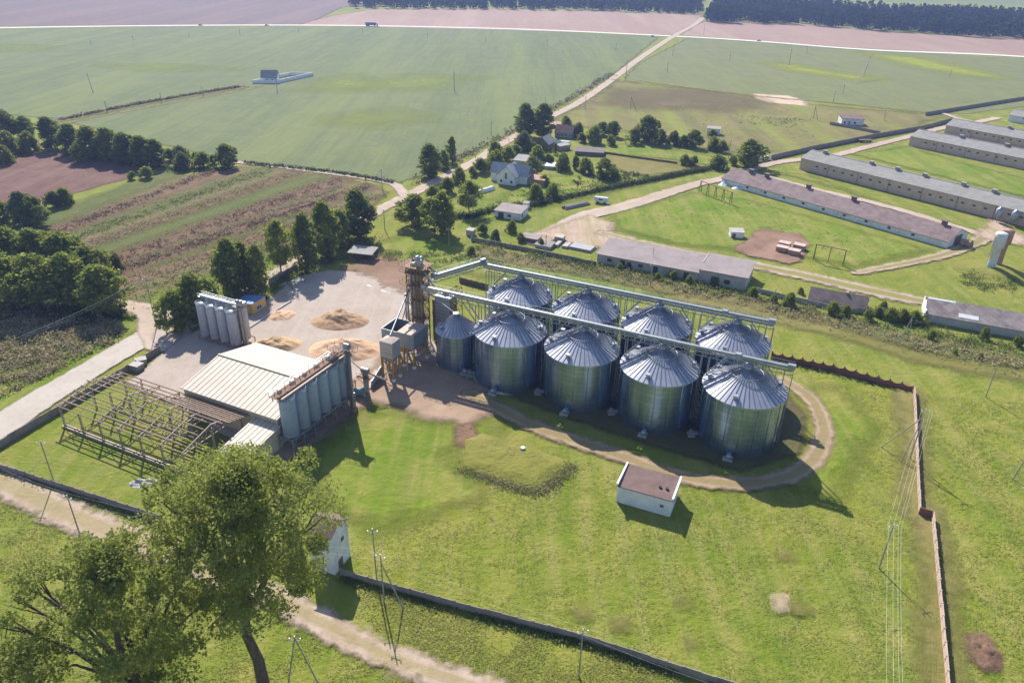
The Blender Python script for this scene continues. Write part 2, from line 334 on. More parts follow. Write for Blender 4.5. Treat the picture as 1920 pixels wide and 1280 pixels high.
# grain yard surroundings
area('lawn', [(560, 870), (690, 770), (800, 790), (870, 800), (960, 790), (840, 850), (900, 930), (700, 1000), (600, 920)], 1, lv(), m_lush, 3)
area('lawn', [(1495, 740), (1540, 800), (1520, 860), (1470, 900), (1560, 940), (1640, 800), (1560, 720)], 1, lv(), m_lush, 4)
# roads
strip('highway', [(-1300, 95), (-400, 62), (0, 53), (340, 48.5), (640, 48.5), (960, 55), (1262, 68.5), (1420, 78), (1630, 94), (1920, 107), (2300, 140)], 11, 3, lv(), m_asph)
strip('road', [(1318, 34), (1300, 48), (1262, 69), (1200, 110), (1150, 148), (1090, 190), (1040, 216), (990, 243), (930, 277), (900, 298), (850, 325), (790, 355), (740, 380), (712, 394), (672, 418), (600, 462), (540, 500), (470, 542), (405, 580), (350, 612), (300, 640)], [8, 7, 6, 6, 6, 6, 6, 6, 5.5, 5], .8, lv(), m_road)
strip('path', [(1150, 150), (1230, 157), (1330, 170), (1430, 182), (1560, 193), (1700, 208), (1750, 212)], 3, 1.2, lv(), m_dry)
strip('road', [(760, 370), (750, 355), (735, 345), (700, 337), (640, 328), (571, 319), (500, 310), (447, 305)], 4.5, .8, lv(), m_road)
strip('road', [(-80, 842), (0, 800), (80, 748), (160, 700), (235, 655), (300, 620), (345, 600)], [10, 9, 8.5, 8, 8, 9, 6], .8, lv(), m_paved)
strip('road', [(320, 640), (300, 612), (292, 596), (275, 583), (240, 573), (200, 566)], [12, 11, 9, 7, 5, 4], .6, lv(), m_road)
area('road', [(285, 640), (300, 600), (330, 606), (352, 612), (336, 640), (310, 665)], .8, lv(), m_yard, 1)
strip('dirt_track', [(-60, 880), (0, 903), (60, 932), (150, 975), (240, 1008), (330, 1042), (400, 1070), (480, 1103), (560, 1145), (640, 1188), (720, 1228), (800, 1260), (920, 1298)], [6.6, 6, 5.6, 5.2, 4.8, 4.4, 4.4], .5, lv(), m_track2)
strip('dirt_track', [(1005, 452), (1060, 425), (1100, 405), (1180, 385), (1260, 360), (1310, 345), (1350, 337), (1400, 322), (1450, 307), (1515, 298), (1569, 291), (1616, 279), (1700, 258), (1770, 240), (1820, 232), (1870, 222)], [9, 8, 6, 5, 5, 5, 5], .8, lv(), m_road)
strip('dirt_track', [(1400, 324), (1441, 333), (1515, 353), (1616, 376), (1717, 403), (1804, 430), (1851, 443), (1925, 455)], 4.5, .8, lv(), m_road)
strip('path', [(1770, 214), (1800, 224), (1830, 230)], 4, 1, lv(), m_road)
strip('dirt_track', [(1851, 443), (1817, 462), (1750, 484), (1666, 501), (1605, 513)], [6, 5, 4.5, 4, 3], .7, lv(), m_track)
area('dirt_track', [(1825, 440), (1850, 425), (1862, 410), (1880, 412), (1890, 430), (1920, 445), (1925, 460), (1870, 458)], .8, lv(), m_bare, 3)
area('dirt_track', [(1000, 440), (1060, 420), (1105, 405), (1150, 420), (1140, 440), (1200, 460), (1150, 470), (1060, 455)], 1, lv(), m_bare, 4)
strip('dirt_track', [(1130, 438), (1200, 456), (1300, 478), (1414, 499), (1515, 520), (1616, 543), (1735, 568)], [5, 5, 6, 7, 7.5, 7], .6, lv(), m_lane)
area('bare_ground', [(1375, 470), (1425, 430), (1500, 440), (1520, 460), (1500, 490), (1480, 496), (1400, 480)], .8, lv(), m_rust, 1.5)
# the yard itself
area('yard', [(262, 705), (300, 668), (335, 640), (400, 606), (470, 585), (520, 550), (560, 520), (620, 508), (690, 512), (740, 530), (790, 560), (810, 640), (870, 700), (900, 730), (860, 740), (700, 740), (640, 780), (560, 850), (500, 870), (470, 850), (345, 768), (236, 718)], .6, lv(), m_yard, 1)
area('yard', [(690, 700), (730, 660), (790, 680), (850, 690), (900, 722), (940, 768), (870, 797), (805, 787), (735, 762), (690, 755), (640, 792), (545, 865), (490, 872), (500, 840), (600, 760)], .6, lv(), m_yard2, 3)
area('bare_ground', [(640, 506), (690, 480), (740, 486), (790, 500), (800, 560), (740, 545), (700, 520)], .6, lv(), m_patchy, 6)
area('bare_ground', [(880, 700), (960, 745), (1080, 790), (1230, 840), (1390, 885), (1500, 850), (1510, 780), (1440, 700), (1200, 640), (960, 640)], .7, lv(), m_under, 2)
strip('dirt_track', [(880, 740), (930, 765), (990, 796), (1060, 822), (1150, 852), (1250, 888), (1350, 907), (1430, 906), (1490, 890), (1528, 858), (1544, 815), (1535, 775), (1512, 742), (1470, 716)], [4, 4, 4, 4, 4, 4], .35, lv(), m_loop)
area('bare_ground', [(850, 805), (885, 795), (905, 830), (880, 845), (855, 835)], .3, lv(), m_soil, 1.5)
area('soil_heap', [(1815, 1192), (1845, 1188), (1872, 1220), (1868, 1250), (1840, 1258), (1815, 1235)], .2, lv(), m_soil, 1)
area('bare_ground', [(1452, 1122), (1470, 1122), (1472, 1142), (1456, 1144)], .2, lv(), m_sand, .8)
for p in [(1470, 1040), (1090, 1150), (1160, 1170), (1300, 1205), (1500, 1140), (1280, 1130)]:
    x, y = p; area('bare_ground', [(x - 9, y - 4), (x + 9, y - 3), (x + 10, y + 4), (x - 7, y + 5)], .25, lv(), m_dry, 1.2)
strip('verge', [(1700, 730), (1712, 860), (1716, 955), (1738, 965), (1748, 1060), (1760, 1180), (1772, 1300)], 5, .6, lv(), m_dry)
# ------------------------------------------------------------------ building and plant materials
m_steel = surf('galvanised_steel', (.25, .285, .33), (.33, .36, .40), .6, .45, .6, .5)
m_steel_dk = surf('weathered_steel', (.25, .27, .29), (.36, .37, .38), 1.2, .5, .7, .5)
m_rusty = surf('rusty_steel', (.20, .12, .085), (.30, .19, .13), 1.5, .8, .1, .3)
m_rusty_pale = surf('pale_rusty_steel', (.30, .24, .21), (.40, .34, .30), 1.5, .7, .2, .3)
m_purlin = surf('rusty_purlin', (.21, .145, .11), (.29, .21, .165), 1.5, .8, .1, .3)
m_concrete = surf('concrete', (.36, .34, .32), (.46, .44, .42), .8, .9, bump=.2, dirt=(.2, .18, .16))
m_yellow = surf('yellow_paint', (.34, .20, .045), (.43, .27, .075), 1.5, .6, 0, .4, dirt=(.2, .12, .06))
m_tower = surf('rust_stained_yellow', (.25, .155, .05), (.36, .235, .085), 1.2, .7, 0, .4, dirt=(.15, .10, .075))
m_white = surf('white_paint', (.72, .72, .72), (.80, .80, .79), .7, .7, dirt=(.5, .47, .42), dirt_amt=.6)
m_whitewash = surf('whitewash', (.58, .60, .63), (.74, .75, .76), .5, .85, dirt=(.36, .33, .3), dirt_amt=.7)
m_bluedoor = surf('blue_paint', (.13, .26, .48), (.17, .31, .55), 1, .6)
m_beige_wall = surf('beige_panel', (.47, .41, .29), (.53, .47, .35), .6, .75, dirt=(.3, .24, .17))
m_beige_roof = surf('beige_sheet_roof', (.49, .42, .355), (.56, .485, .41), .25, .55, 0, .4, dirt=(.38, .31, .25), dirt_amt=.35)
m_seam = surf('roof_seam', (.22, .18, .14), (.3, .25, .2), 2, .8)
m_felt = surf('brown_roofing_felt', (.135, .088, .08), (.185, .125, .115), .5, .9, dirt=(.25, .19, .17), dirt_amt=.4)
m_slate = surf('grey_fibre_cement', (.25, .245, .235), (.32, .31, .295), .3, .85, dirt=(.19, .18, .17), stretch=(1, 1, 1))
m_greyroof = surf('grey_brown_felt_roof', (.235, .20, .20), (.30, .255, .25), .25, .9, dirt=(.36, .31, .29), dirt_amt=.4)
m_purple = surf('purplish_old_roof', (.17, .125, .125), (.235, .175, .17), .4, .9, dirt=(.31, .25, .235), dirt_amt=.5)
m_lichen = surf('lichen_spotted_roof', (.21, .165, .155), (.33, .275, .26), 1.2, .9, dirt=(.46, .42, .40), dirt_amt=.8, dscale=.7)
m_darkroof = surf('dark_slate_roof', (.13, .105, .10), (.20, .165, .155), .6, .9)
m_brickwall = surf('pinkish_brick_wall', (.50, .37, .30), (.58, .445, .365), .5, .9, dirt=(.38, .27, .22))
m_silicate = surf('pale_brick_wall', (.40, .38, .36), (.50, .48, .46), .5, .9, dirt=(.3, .25, .22))
m_window = surf('dark_window', (.035, .04, .05), (.06, .065, .08), 1, .25, 0, .5)
m_timber = surf('old_timber', (.13, .10, .075), (.20, .15, .11), 1.2, .9)
m_pole = surf('grey_pole', (.27, .245, .22), (.36, .33, .30), 1.2, .85)
m_fence_dark = surf('grey_fence_panel', (.22, .19, .175), (.30, .265, .24), .7, .9, dirt=(.14, .12, .11))
m_fence_red = surf('red_brown_fence_panel', (.20, .09, .07), (.27, .125, .10), .8, .9, dirt=(.18, .08, .06))
m_fence_pink = surf('pinkish_fence_panel', (.41, .305, .25), (.49, .375, .315), .8, .9, dirt=(.35, .25, .19))
m_grain = surf('orange_grain', (.50, .315, .195), (.58, .39, .255), .5, .95, bump=.5)
m_grain_b = surf('brown_chaff', (.32, .205, .12), (.44, .29, .175), .9, .95, lo=.4, hi=.6, bump=1.0)
m_grain_g = surf('olive_grain', (.42, .28, .155), (.52, .36, .205), .6, .95, bump=.6)
m_ins = surf('porcelain', (.7, .7, .68), (.75, .75, .72), 2, .4)
m_blue = surf('blue_sheet_roof', (.10, .22, .40), (.14, .27, .46), .7, .55, 0, .4)
m_ochre = surf('ochre_wall', (.58, .36, .13), (.63, .41, .17), .6, .85)
m_teal = surf('teal_paint', (.10, .20, .22), (.15, .26, .28), .8, .6)
m_film = surf('greenhouse_film', (.62, .64, .62), (.72, .74, .72), .7, .5)
m_rubble = surf('rubble', (.28, .27, .28), (.46, .45, .46), 2.5, .95, bump=.6)
m_bitumen = surf('black_cap', (.03, .03, .03), (.05, .05, .05), 2, .7)
m_tank = surf('rusty_tank', (.30, .16, .11), (.40, .25, .19), .8, .8, dirt=(.5, .42, .38))
def silo_wall_mat():
    t = NT('silo_sheet'); o = t.coord('Object'); sx = t.n('ShaderNodeSeparateXYZ'); t.l(o, sx.inputs[0])
    z = t.math('FRACT', t.math('DIVIDE', sx.outputs[2], 1.14))
    ring = t.math('LESS_THAN', z, .085)
    an = t.math('ARCTAN2', sx.outputs[1], sx.outputs[0])
    st = t.math('FRACT', t.math('MULTIPLY', t.math('ADD', an, t.math('MULTIPLY', t.math('FLOOR', t.math('DIVIDE', sx.outputs[2], 1.14)), .0)), 18 / (2 * PI)))
    seam = t.math('LESS_THAN', st, .035)
    # every sheet has weathered to its own tone
    cell = t.n('ShaderNodeCombineXYZ'); t.l(t.math('FLOOR', t.math('MULTIPLY', an, 18 / (2 * PI))), cell.inputs[0]); t.l(t.math('FLOOR', t.math('DIVIDE', sx.outputs[2], 1.14)), cell.inputs[1])
    wn = t.n('ShaderNodeTexWhiteNoise', noise_dimensions='2D'); t.l(cell.outputs[0], wn.inputs['Vector'])
    c = t.mix(wn.outputs['Value'], (.25, .39, .62), (.39, .53, .76)); oi = t.n('ShaderNodeObjectInfo'); c = t.mix(t.math('MULTIPLY', oi.outputs['Random'], .3), c, (.36, .42, .48))
    c = t.mix(t.rng(t.noise(t.world((1, 1, .12)), .9, 5, .65), .42, .66, 0, .55), c, (.19, .30, .47))
    c = t.mix(t.math('MULTIPLY', t.math('MAXIMUM', ring, seam), .75), c, (.10, .12, .14))
    r = t.rng(t.noise(o, .9, 4), .3, .7, .15, .24)
    b = t.bsdf(c, r, .92, .5); b.inputs['Anisotropic'].default_value = .3
    return t.done(b.outputs[0])
m_silo = silo_wall_mat()
m_siloroof = surf('silo_roof_sheet', (.34, .36, .44), (.42, .435, .51), .5, .42, .30, .5, dirt=(.30, .30, .34), dirt_amt=.3)
m_rib = surf('silo_roof_rib', (.22, .23, .28), (.27, .28, .33), .8, .5, .6, .5)
def tank_mat(name, c1, c2, c3):
    t = NT(name); v = t.coord('Object', (1, 1, .5)); oi = t.n('ShaderNodeObjectInfo')
    c = t.mix(t.rng(t.noise(v, .7, 6, .65), .38, .64), c1, c2)
    c = t.mix(t.rng(t.noise(t.coord('Object', (2.2, 2.2, .3)), .9, 5, .7), .5, .7, 0, .7), c, c3)
    sx = t.n('ShaderNodeSeparateXYZ'); t.l(t.coord('Object'), sx.inputs[0])
    ring = t.math('LESS_THAN', t.math('FRACT', t.math('DIVIDE', sx.outputs[2], 1.5)), .05)
    c = t.mix(t.math('MULTIPLY', ring, .35), c, (.06, .07, .07))
    c = t.mix(t.math('MULTIPLY', oi.outputs['Random'], .2), c, (.3, .3, .28))
    return t.done(t.bsdf(c, .5, .12, .4).outputs[0])
m_tankblue = tank_mat('blue_grey_tank', (.27, .345, .53), (.34, .42, .59), (.36, .385, .42))
m_tankgrey = tank_mat('grey_tank', (.36, .39, .48), (.45, .48, .56), (.30, .31, .35))
def corr_mat(name, c1, c2, per, axis=2, metal=.2):
    t = NT(name); sx = t.n('ShaderNodeSeparateXYZ'); t.l(t.coord('Object'), sx.inputs[0])
    w = t.math('FRACT', t.math('DIVIDE', sx.outputs[axis], per))
    c = t.mix(t.rng(t.noise(t.coord('Object'), .8, 5), .35, .65), c1, c2)
    c = t.mix(t.math('MULTIPLY', t.math('LESS_THAN', w, .3), .55), c, tuple(x * .35 for x in c1))
    return t.done(t.bsdf(c, .55, metal, .4).outputs[0])
m_dryer = corr_mat('dryer_cladding', (.34, .38, .41), (.42, .45, .47), .95, 2, .4)
m_box = corr_mat('ribbed_box_sheet', (.40, .385, .36), (.48, .465, .44), .7, 2, .2)
m_boxblue = surf('blue_grey_sheet', (.24, .28, .32), (.30, .34, .37), .8, .5, .4)  # plain grey-blue sheet metal for the big bin, fans and crate
def sheetroof(name, c1, c2, c3, rot, per=1.1):
    t = NT(name); w = t.world((1, 1, 1), rot); sx = t.n('ShaderNodeSeparateXYZ'); t.l(w, sx.inputs[0])
    k = t.math('FRACT', t.math('DIVIDE', sx.outputs[0], per))
    c = t.mix(t.rng(t.noise(t.world(), .35, 6, .65), .38, .62), c1, c2)
    cell = t.n('ShaderNodeCombineXYZ'); t.l(t.math('FLOOR', t.math('DIVIDE', sx.outputs[0], per)), cell.inputs[0]); t.l(t.math('FLOOR', t.math('DIVIDE', sx.outputs[1], 2.0)), cell.inputs[1])
    wn = t.n('ShaderNodeTexWhiteNoise', noise_dimensions='2D'); t.l(cell.outputs[0], wn.inputs['Vector'])
    c = t.mix(t.rng(wn.outputs['Value'], .55, 1, 0, .45), c, c3)
    c = t.mix(t.math('MULTIPLY', t.math('LESS_THAN', k, .12), .3), c, tuple(x * .4 for x in c1))
    b = t.bsdf(c, .85, 0, .2); return t.done(b.outputs[0])
# ------------------------------------------------------------------ generic pieces
def framed(name, label, cat, A, ang, group=None): return thing(name, label, cat, (A.x, A.y, 0), ang, group)
def gable_shed(name, label, A, ang, Ln, W, eave, ridge, wall, roof, ov=.45, cat='building', group=None, end_ov=.3):
    """long building: x along the near wall from A, y away from it"""
    t = framed(name, label, cat, A, ang, group)
    m = MB(); m.ext([(0, 0), (W, 0), (W, eave), (W / 2, ridge), (0, eave)], 0, Ln); m.obj('wall', wall, t)
    s = (ridge - eave) / (W / 2); th = .16; m = MB()
    e = eave - s * ov + .03
    m.ext([(-ov, e), (W / 2, ridge + .03), (W + ov, e), (W + ov, e + th), (W / 2, ridge + .03 + th), (-ov, e + th)], -end_ov, Ln + end_ov)
    m.obj('roof', roof, t)
    return t
def mono_shed(name, label, A, ang, Ln, W, h0, h1, wall, roof, ov=.35, cat='building', group=None):
    t = framed(name, label, cat, A, ang, group)
    m = MB(); m.ext([(0, 0), (W, 0), (W, h1), (0, h0)], 0, Ln); m.obj('wall', wall, t)
    s = (h1 - h0) / W; m = MB()
    m.ext([(-ov, h0 - s * ov + .02), (W + ov, h1 + s * ov + .02), (W + ov, h1 + s * ov + .2), (-ov, h0 - s * ov + .2)], -ov, Ln + ov); m.obj('roof', roof, t)
    return t
def window(par, x, z, w, h, y=0.0, side='front', mat=None, frame=None, name='window'):
    m = MB(); d = .05
    if side == 'front': m.box(x, x + w, y - d, y + .05, z, z + h)
    elif side == 'left': m.box(y - d, y + .05, x, x + w, z, z + h)
    else: m.box(y - .05, y + d, x, x + w, z, z + h)
    o = m.obj(name, mat or m_window, par)
    if frame:
        f = MB(); k = .09
        def fb(a, b, c, e):
            if side == 'front': f.box(a, b, y - d - .04, y + .02, c, e)
            elif side == 'left': f.box(y - d - .04, y + .02, a, b, c, e)
            else: f.box(y - .02, y + d + .04, a, b, c, e)
        fb(x - k, x, z - k, z + h + k); fb(x + w, x + w + k, z - k, z + h + k); fb(x, x + w, z - k, z); fb(x, x + w, z + h, z + h + k); fb(x + w / 2 - .04, x + w / 2 + .04, z, z + h)
        f.obj('frame', frame, o)
    return o
# ------------------------------------------------------------------ the eight big grain silos and the small one
def make_silo(label, loc, rz, rr, eave, apex, group, nrib=44, ring=True, fans=2):
    t = thing('grain_silo', label, 'silo', loc, rz, group)
    m = MB(); m.lathe([(0.01, .35), (rr + .45, .35), (rr + .5, .3), (rr + .5, 0)], 64); m.obj('base_slab', m_concrete, t)
    nz = int((eave - .35) / .285 * 4); prof = []
    for i in range(nz + 1):
        z = .35 + (eave - .35) * i / nz; prof.append((rr + .017 * math.sin(2 * PI * z / .285), z))
    m = MB(); m.lathe(prof, 96)
    m.obj('wall', m_silo, t)
    m = MB()                                 # vertical stiffeners, with the bolted flange at the eave
    for k in range(18):
        a = 2 * PI * k / 18 + .02; x, y = (rr + .04) * math.cos(a), (rr + .04) * math.sin(a); m.bar((x, y, .35), (x, y, eave), .09, .06)
    m.obj('stiffeners', m_silo, t)
    m = MB(); neck = .75
    pr = [(rr + .32, eave - .1), (rr + .3, eave + .02), (neck, apex - .25), (neck, apex + .25), (0.01, apex + .35)]
    m.lathe(pr, 88, smooth=False); roof = m.obj('roof', m_siloroof, t)
    m = MB(); sl = (apex - .25 - eave) / (rr + .3 - neck)
    for k in range(nrib):
        a = 2 * PI * k / nrib; c, s = math.cos(a), math.sin(a)
        m.bar(((rr + .3) * c, (rr + .3) * s, eave + .06), ((neck + .05) * c, (neck + .05) * s, apex - .2), .10, .14)
    m.obj('roof_ribs', m_rib, roof)
    if ring:
        m = MB(); r0 = rr * .40; z0 = apex - .25 - (r0 - neck) * sl
        for i in range(48):
            a, b = 2 * PI * i / 48, 2 * PI * (i + 1) / 48
            for dz in (.45,): m.tube((r0 * math.cos(a), r0 * math.sin(a), z0 + dz), (r0 * math.cos(b), r0 * math.sin(b), z0 + dz), .07, 6, cap=False)
            if i % 2 == 0: m.bar((r0 * math.cos(a), r0 * math.sin(a), z0), (r0 * math.cos(a), r0 * math.sin(a), z0 + .45), .06)
        m.obj('roof_ring', m_steel, t)
    for a in (-95, 20, 150, 195) if ring else (-120,):            # hatch boxes near the eave
        a = R(a); q = rr * .86; z = eave + (rr + .3 - q) * sl; m = MB()
        x, y = q * math.cos(a), q * math.sin(a); m.tube((x, y, z - .1), (x, y, z + .55), .38, 10); m.box(x - .45, x + .45, y - .45, y + .45, z + .55, z + .8)
        m.obj('roof_vent', m_steel, t)
    m = MB(); a0 = R(118)                    # ladder up the wall and the roof
    for da in (-.035, .035):
        c, s = math.cos(a0 + da), math.sin(a0 + da); m.bar(((rr + .35) * c, (rr + .35) * s, .3), ((rr + .35) * c, (rr + .35) * s, eave + .9), .07)
        m.bar(((rr + .3) * c, (rr + .3) * s, eave + .3), ((neck + .2) * c, (neck + .2) * s, apex), .07)
    for i in range(int(eave / .6)):
        z = .6 + i * .6; m.bar(((rr + .35) * math.cos(a0 - .035), (rr + .35) * math.sin(a0 - .035), z), ((rr + .35) * math.cos(a0 + .035), (rr + .35) * math.sin(a0 + .035), z), .05)
    m.obj('ladder', m_steel, t)
    for a in ((-88, -152) if fans == 2 else (-45,)):                          # aeration fans on their plinths
        a = R(a); c, s = math.cos(a), math.sin(a); q = rr + 1.3; m = MB(); cx, cy = q * c, q * s
        ex = (c, s); ey = (-s, c)
        P = lambda u, v, z: (cx + ex[0] * u + ey[0] * v, cy + ex[1] * u + ey[1] * v, z)
        pl = MB(); pl.prism([P(u, v, 0)[:2] for u, v in ((-.7, -.95), (.8, -.95), (.8, .95), (-.7, .95))], 0, .55); pln = pl.obj('fan_plinth', m_concrete, t)
        m.tube(P(0, -.3, 1.15), P(0, .5, 1.15), .55, 14); m.tube(P(0, .5, 1.15), P(0, .95, 1.15), .24, 8); m.bar(P(-1.4, .1, .95), P(0, .1, .95), .7, .6); m.bar(P(0, .1, .5), P(0, .1, 1), .5)
        m.obj('aeration_fan', m_boxblue, pln)
    return t
SL = {}
ordn = ['first', 'second', 'third', 'fourth']
nearw = ['beside the small steep silo', 'behind the grassed earth mound', 'behind the white brown-roofed hut', 'at the bend of the rutted loop track']
farw = ['nearest the elevator tower', 'second along from the elevator tower', 'third along from the elevator tower', 'next to the red brown fence']
s0 = make_silo('big steel silo in the front row ' + nearw[0], site(-66.83, 140.85), TH, 8.3, 12.5, 17.1, 'large steel grain silos in two rows')
for i in range(1, 4): copy_tree(s0, site(-66.83 + 18.04 * i, 140.85), TH, 'big steel silo in the front row ' + nearw[i])
for i in range(4): copy_tree(s0, site(-73.41 + 18.17 * i, 160.45), TH, 'big steel silo in the back row, ' + farw[i])
make_silo('smaller narrow steel silo with a steep cone roof beside the elevator tower', site(-81.2, 140.5), TH, 4.95, 9.6, 13.6, None, 30, False, 1)
# ------------------------------------------------------------------ conveyor gantries over the silos
def gantry(label, p, q, z, supports, width=1.7, zq=None, inc=False):
    """p, q: (u, v) ends; z: deck level"""
    a = site(*p); b = site(*q); d = b - a; L_ = d.length; ang = math.atan2(d.y, d.x); zq = z if zq is None else zq
    t = thing('conveyor_gantry', label, 'conveyor', (a.x, a.y, 0), ang)
    h = width / 2; S = (zq - z) / L_
    def Z(x, dz): return z + S * x + dz
    m = MB(); n = max(2, int(L_ / 2.2))      # trussed deck
    for y in (-h, h):
        m.bar((0, y, Z(0, 0)), (L_, y, Z(L_, 0)), .22, .34); m.bar((0, y, Z(0, -1.0)), (L_, y, Z(L_, -1.0)), .12)
        for i in range(n):
            x0, x1 = L_ * i / n, L_ * (i + 1) / n
            m.bar((x0, y, Z(x0, -1.0)), ((x0 + x1) / 2, y, Z((x0 + x1) / 2, 0)), .08); m.bar(((x0 + x1) / 2, y, Z((x0 + x1) / 2, 0)), (x1, y, Z(x1, -1.0)), .08)
    for i in range(n + 1):
        x = L_ * i / n; m.bar((x, -h, Z(x, 0)), (x, h, Z(x, 0)), .12); m.bar((x, -h, Z(x, -1)), (x, h, Z(x, -1)), .09)
    m.obj('truss', m_steel, t)
    m = MB(); m.add([(0, h * .0, Z(0, .12)), (L_, 0, Z(L_, .12)), (L_, h, Z(L_, .12)), (0, h, Z(0, .12)), (0, 0, Z(0, .2)), (L_, 0, Z(L_, .2)), (L_, h, Z(L_, .2)), (0, h, Z(0, .2))],
          [(0, 3, 2, 1), (4, 5, 6, 7), (0, 1, 5, 4), (1, 2, 6, 5), (2, 3, 7, 6), (3, 0, 4, 7)]); m.obj('walkway', m_steel_dk, t)
    m = MB(); m.bar((-.3, -h * .5, Z(0, .62)), (L_ + .2, -h * .5, Z(L_, .62)), .62, .62); m.box(L_ - 1.2, L_ + .3, -h * .5 - .45, -h * .5 + .45, Z(L_, .3), Z(L_, 1.3)); m.box(-.5, .7, -h * .5 - .45, -h * .5 + .45, Z(0, .3), Z(0, 1.3))
    if not inc: m.box(L_ - 11.6, L_ - 10.4, -h * .5 - .5, -h * .5 + .5, Z(L_, .4), Z(L_, 1.25))
    m.obj('conveyor_casing', m_steel, t)
    m = MB()
    for i in range(n + 1):
        x = L_ * i / n; m.bar((x, h, Z(x, 0)), (x, h, Z(x, 1.25)), .06)
    for dz in (.65, 1.25): m.bar((0, h, Z(0, dz)), (L_, h, Z(L_, dz)), .06)
    m.obj('handrail', m_steel, t)
    for x in supports:                       # lattice towers with raking struts
        m = MB(); e = .8; zt = Z(x, -1.0); zk = zt - 4.2
        for sx in (-e, e):
            for sy in (-h, h): m.bar((x + sx, sy, 0), (x + sx, sy, zt), .17)
        k = 0
        while zk - 2 * (k + 1) > 0 and k < 9:
            za, zb = zk - 2 * k, zk - 2 * (k + 1)
            for sy in (-h, h): m.bar((x - e, sy, za), (x + e, sy, zb), .08); m.bar((x - e, sy, zb), (x + e, sy, zb), .08)
            for sx in (-e, e): m.bar((x + sx, -h, za), (x + sx, h, zb), .08); m.bar((x + sx, -h, zb), (x + sx, h, zb), .08)
            k += 1
        for sy in (-h, h):
            m.bar((x - e, sy, zk), (x - 4.2, sy, zt), .2) if x > 4 else None; m.bar((x + e, sy, zk), (min(x + 4.2, L_), sy, zt), .2) if x + 2 < L_ else None
            m.bar((x - 2.4, sy, zt - 2.2), (x - 2.4, sy, zt), .09) if x > 4 else None; m.bar((x + 2.4, sy, zt - 2.2), (x + 2.4, sy, zt), .09) if x + 2 < L_ else None
        for sx in (-1, 1): m.box(x + sx * e - .35, x + sx * e + .35, -h - .3, h + .3, 0, .3)
        m.obj('support_tower', m_steel, t)
    return t, Z
g1, Z1 = gantry('long galvanised conveyor gantry crossing over the front silo row', (-90.2, 140.95), (-4.15, 142.3), 18.1, [15.2, 32.6, 50.5, 68.6, 85.3])
g2, Z2 = gantry('long galvanised conveyor gantry crossing over the back silo row', (-84.0, 160.7), (-10.9, 161.7), 18.1, [1.6, 19.6, 37.8, 56.0, 72.4])
g3, Z3 = gantry('short galvanised conveyor gantry from the elevator tower to the back silo row', (-91.0, 146.0), (-84.6, 160.9), 18.9, [], inc=True, width=1.9)
for (g, us, uo) in ((g1, [-66.83 + 18.04 * i for i in range(4)], -90.2), (g2, [-73.41 + 18.17 * i for i in range(4)], -84.0)):
    for u_ in us:
        m = MB(); x = u_ - uo; m.tube((x, -.4, 17.2), (x, -.4, 18.4), .4, 10); m.lathe([(1.1, 17.25), (.9, 17.6), (.5, 17.75)], 14, x, -.2); m.obj('drop_spout', m_steel_dk, g)
# ------------------------------------------------------------------ elevator tower, dryer, bins
def lattice(m, x0, x1, y0, y1, z0, z1, w=.2, step=2.2, br=.09, faces='fblr'):
    for x in (x0, x1):
        for y in (y0, y1): m.bar((x, y, z0), (x, y, z1), w)
    n = max(1, round((z1 - z0) / step))
    for i in range(n):
        a, b = z0 + (z1 - z0) * i / n, z0 + (z1 - z0) * (i + 1) / n
        for y in (y0, y1):
            m.bar((x0, y, b), (x1, y, b), br * 1.2); m.bar((x0, y, a), (x1, y, b), br) if i % 2 else m.bar((x1, y, a), (x0, y, b), br)
        for x in (x0, x1):
            m.bar((x, y0, b), (x, y1, b), br * 1.2); m.bar((x, y0, a), (x, y1, b), br) if i % 2 else m.bar((x, y1, a), (x, y0, b), br)
O = site(-94.6, 145.0)
t = thing('elevator_tower', 'tall yellow lattice elevator tower with pipes and platforms beside the dryer', 'tower', O, TH)
m = MB(); lattice(m, -2.3, 1.9, -1.7, 1.7, 0, 21.5, .24, 2.4, .11); lattice(m, .2, 1.9, -1.7, 1.7, 0, 21.5, .15, 1.2, .08)
m.bar((-1.2, 0, 21.5), (-1.2, 0, 23.8), .2); m.bar((1.2, 0, 21.5), (1.2, 0, 23.8), .2); m.obj('lattice_frame', m_tower, t)
for i, (x, y) in enumerate([(-1.4, -.9), (-.5, -.9), (.5, -.8), (1.3, -.8), (-1.2, .7), (.4, .8)]):
    m = MB(); w = (.42, .42, .5, .5, .45, .4)[i]; zt = (20.6, 22.4, 24.2, 23.2, 22.8, 23.4)[i]
    m.box(x - w / 2, x + w / 2, y - .35, y + .35, .2, zt); o = m.obj('elevator_leg', m_steel_dk, t)
    m = MB(); m.tube((x, y - .55, zt), (x, y + .55, zt), .55, 12); m.box(x - .55, x + .55, y - .5, y + .5, zt - .7, zt); m.obj('elevator_head', m_steel, o)
for z_ in (8.0, 13.0, 17.2, 20.4, 22.0):
    m = MB(); e = 1.0 if z_ > 16 else .3; m.box(-2.6 - e, 2.2 + e, -2.0 - e * .8, 2.0 + e * .6, z_, z_ + .1)
    pl = m.obj('platform', m_rusty, t); m = MB()
    for a, b in (((-2.6 - e, -2 - e * .8), (2.2 + e, -2 - e * .8)), ((2.2 + e, -2 - e * .8), (2.2 + e, 2 + e * .6)), ((-2.6 - e, -2 - e * .8), (-2.6 - e, 2 + e * .6))):
        for dz in (.55, 1.1): m.bar((*a, z_ + dz), (*b, z_ + dz), .06)
        for k in range(5): f = k / 4; x = a[0] + (b[0] - a[0]) * f; y = a[1] + (b[1] - a[1]) * f; m.bar((x, y, z_), (x, y, z_ + 1.1), .06)
    m.obj('handrail', m_tower, pl)
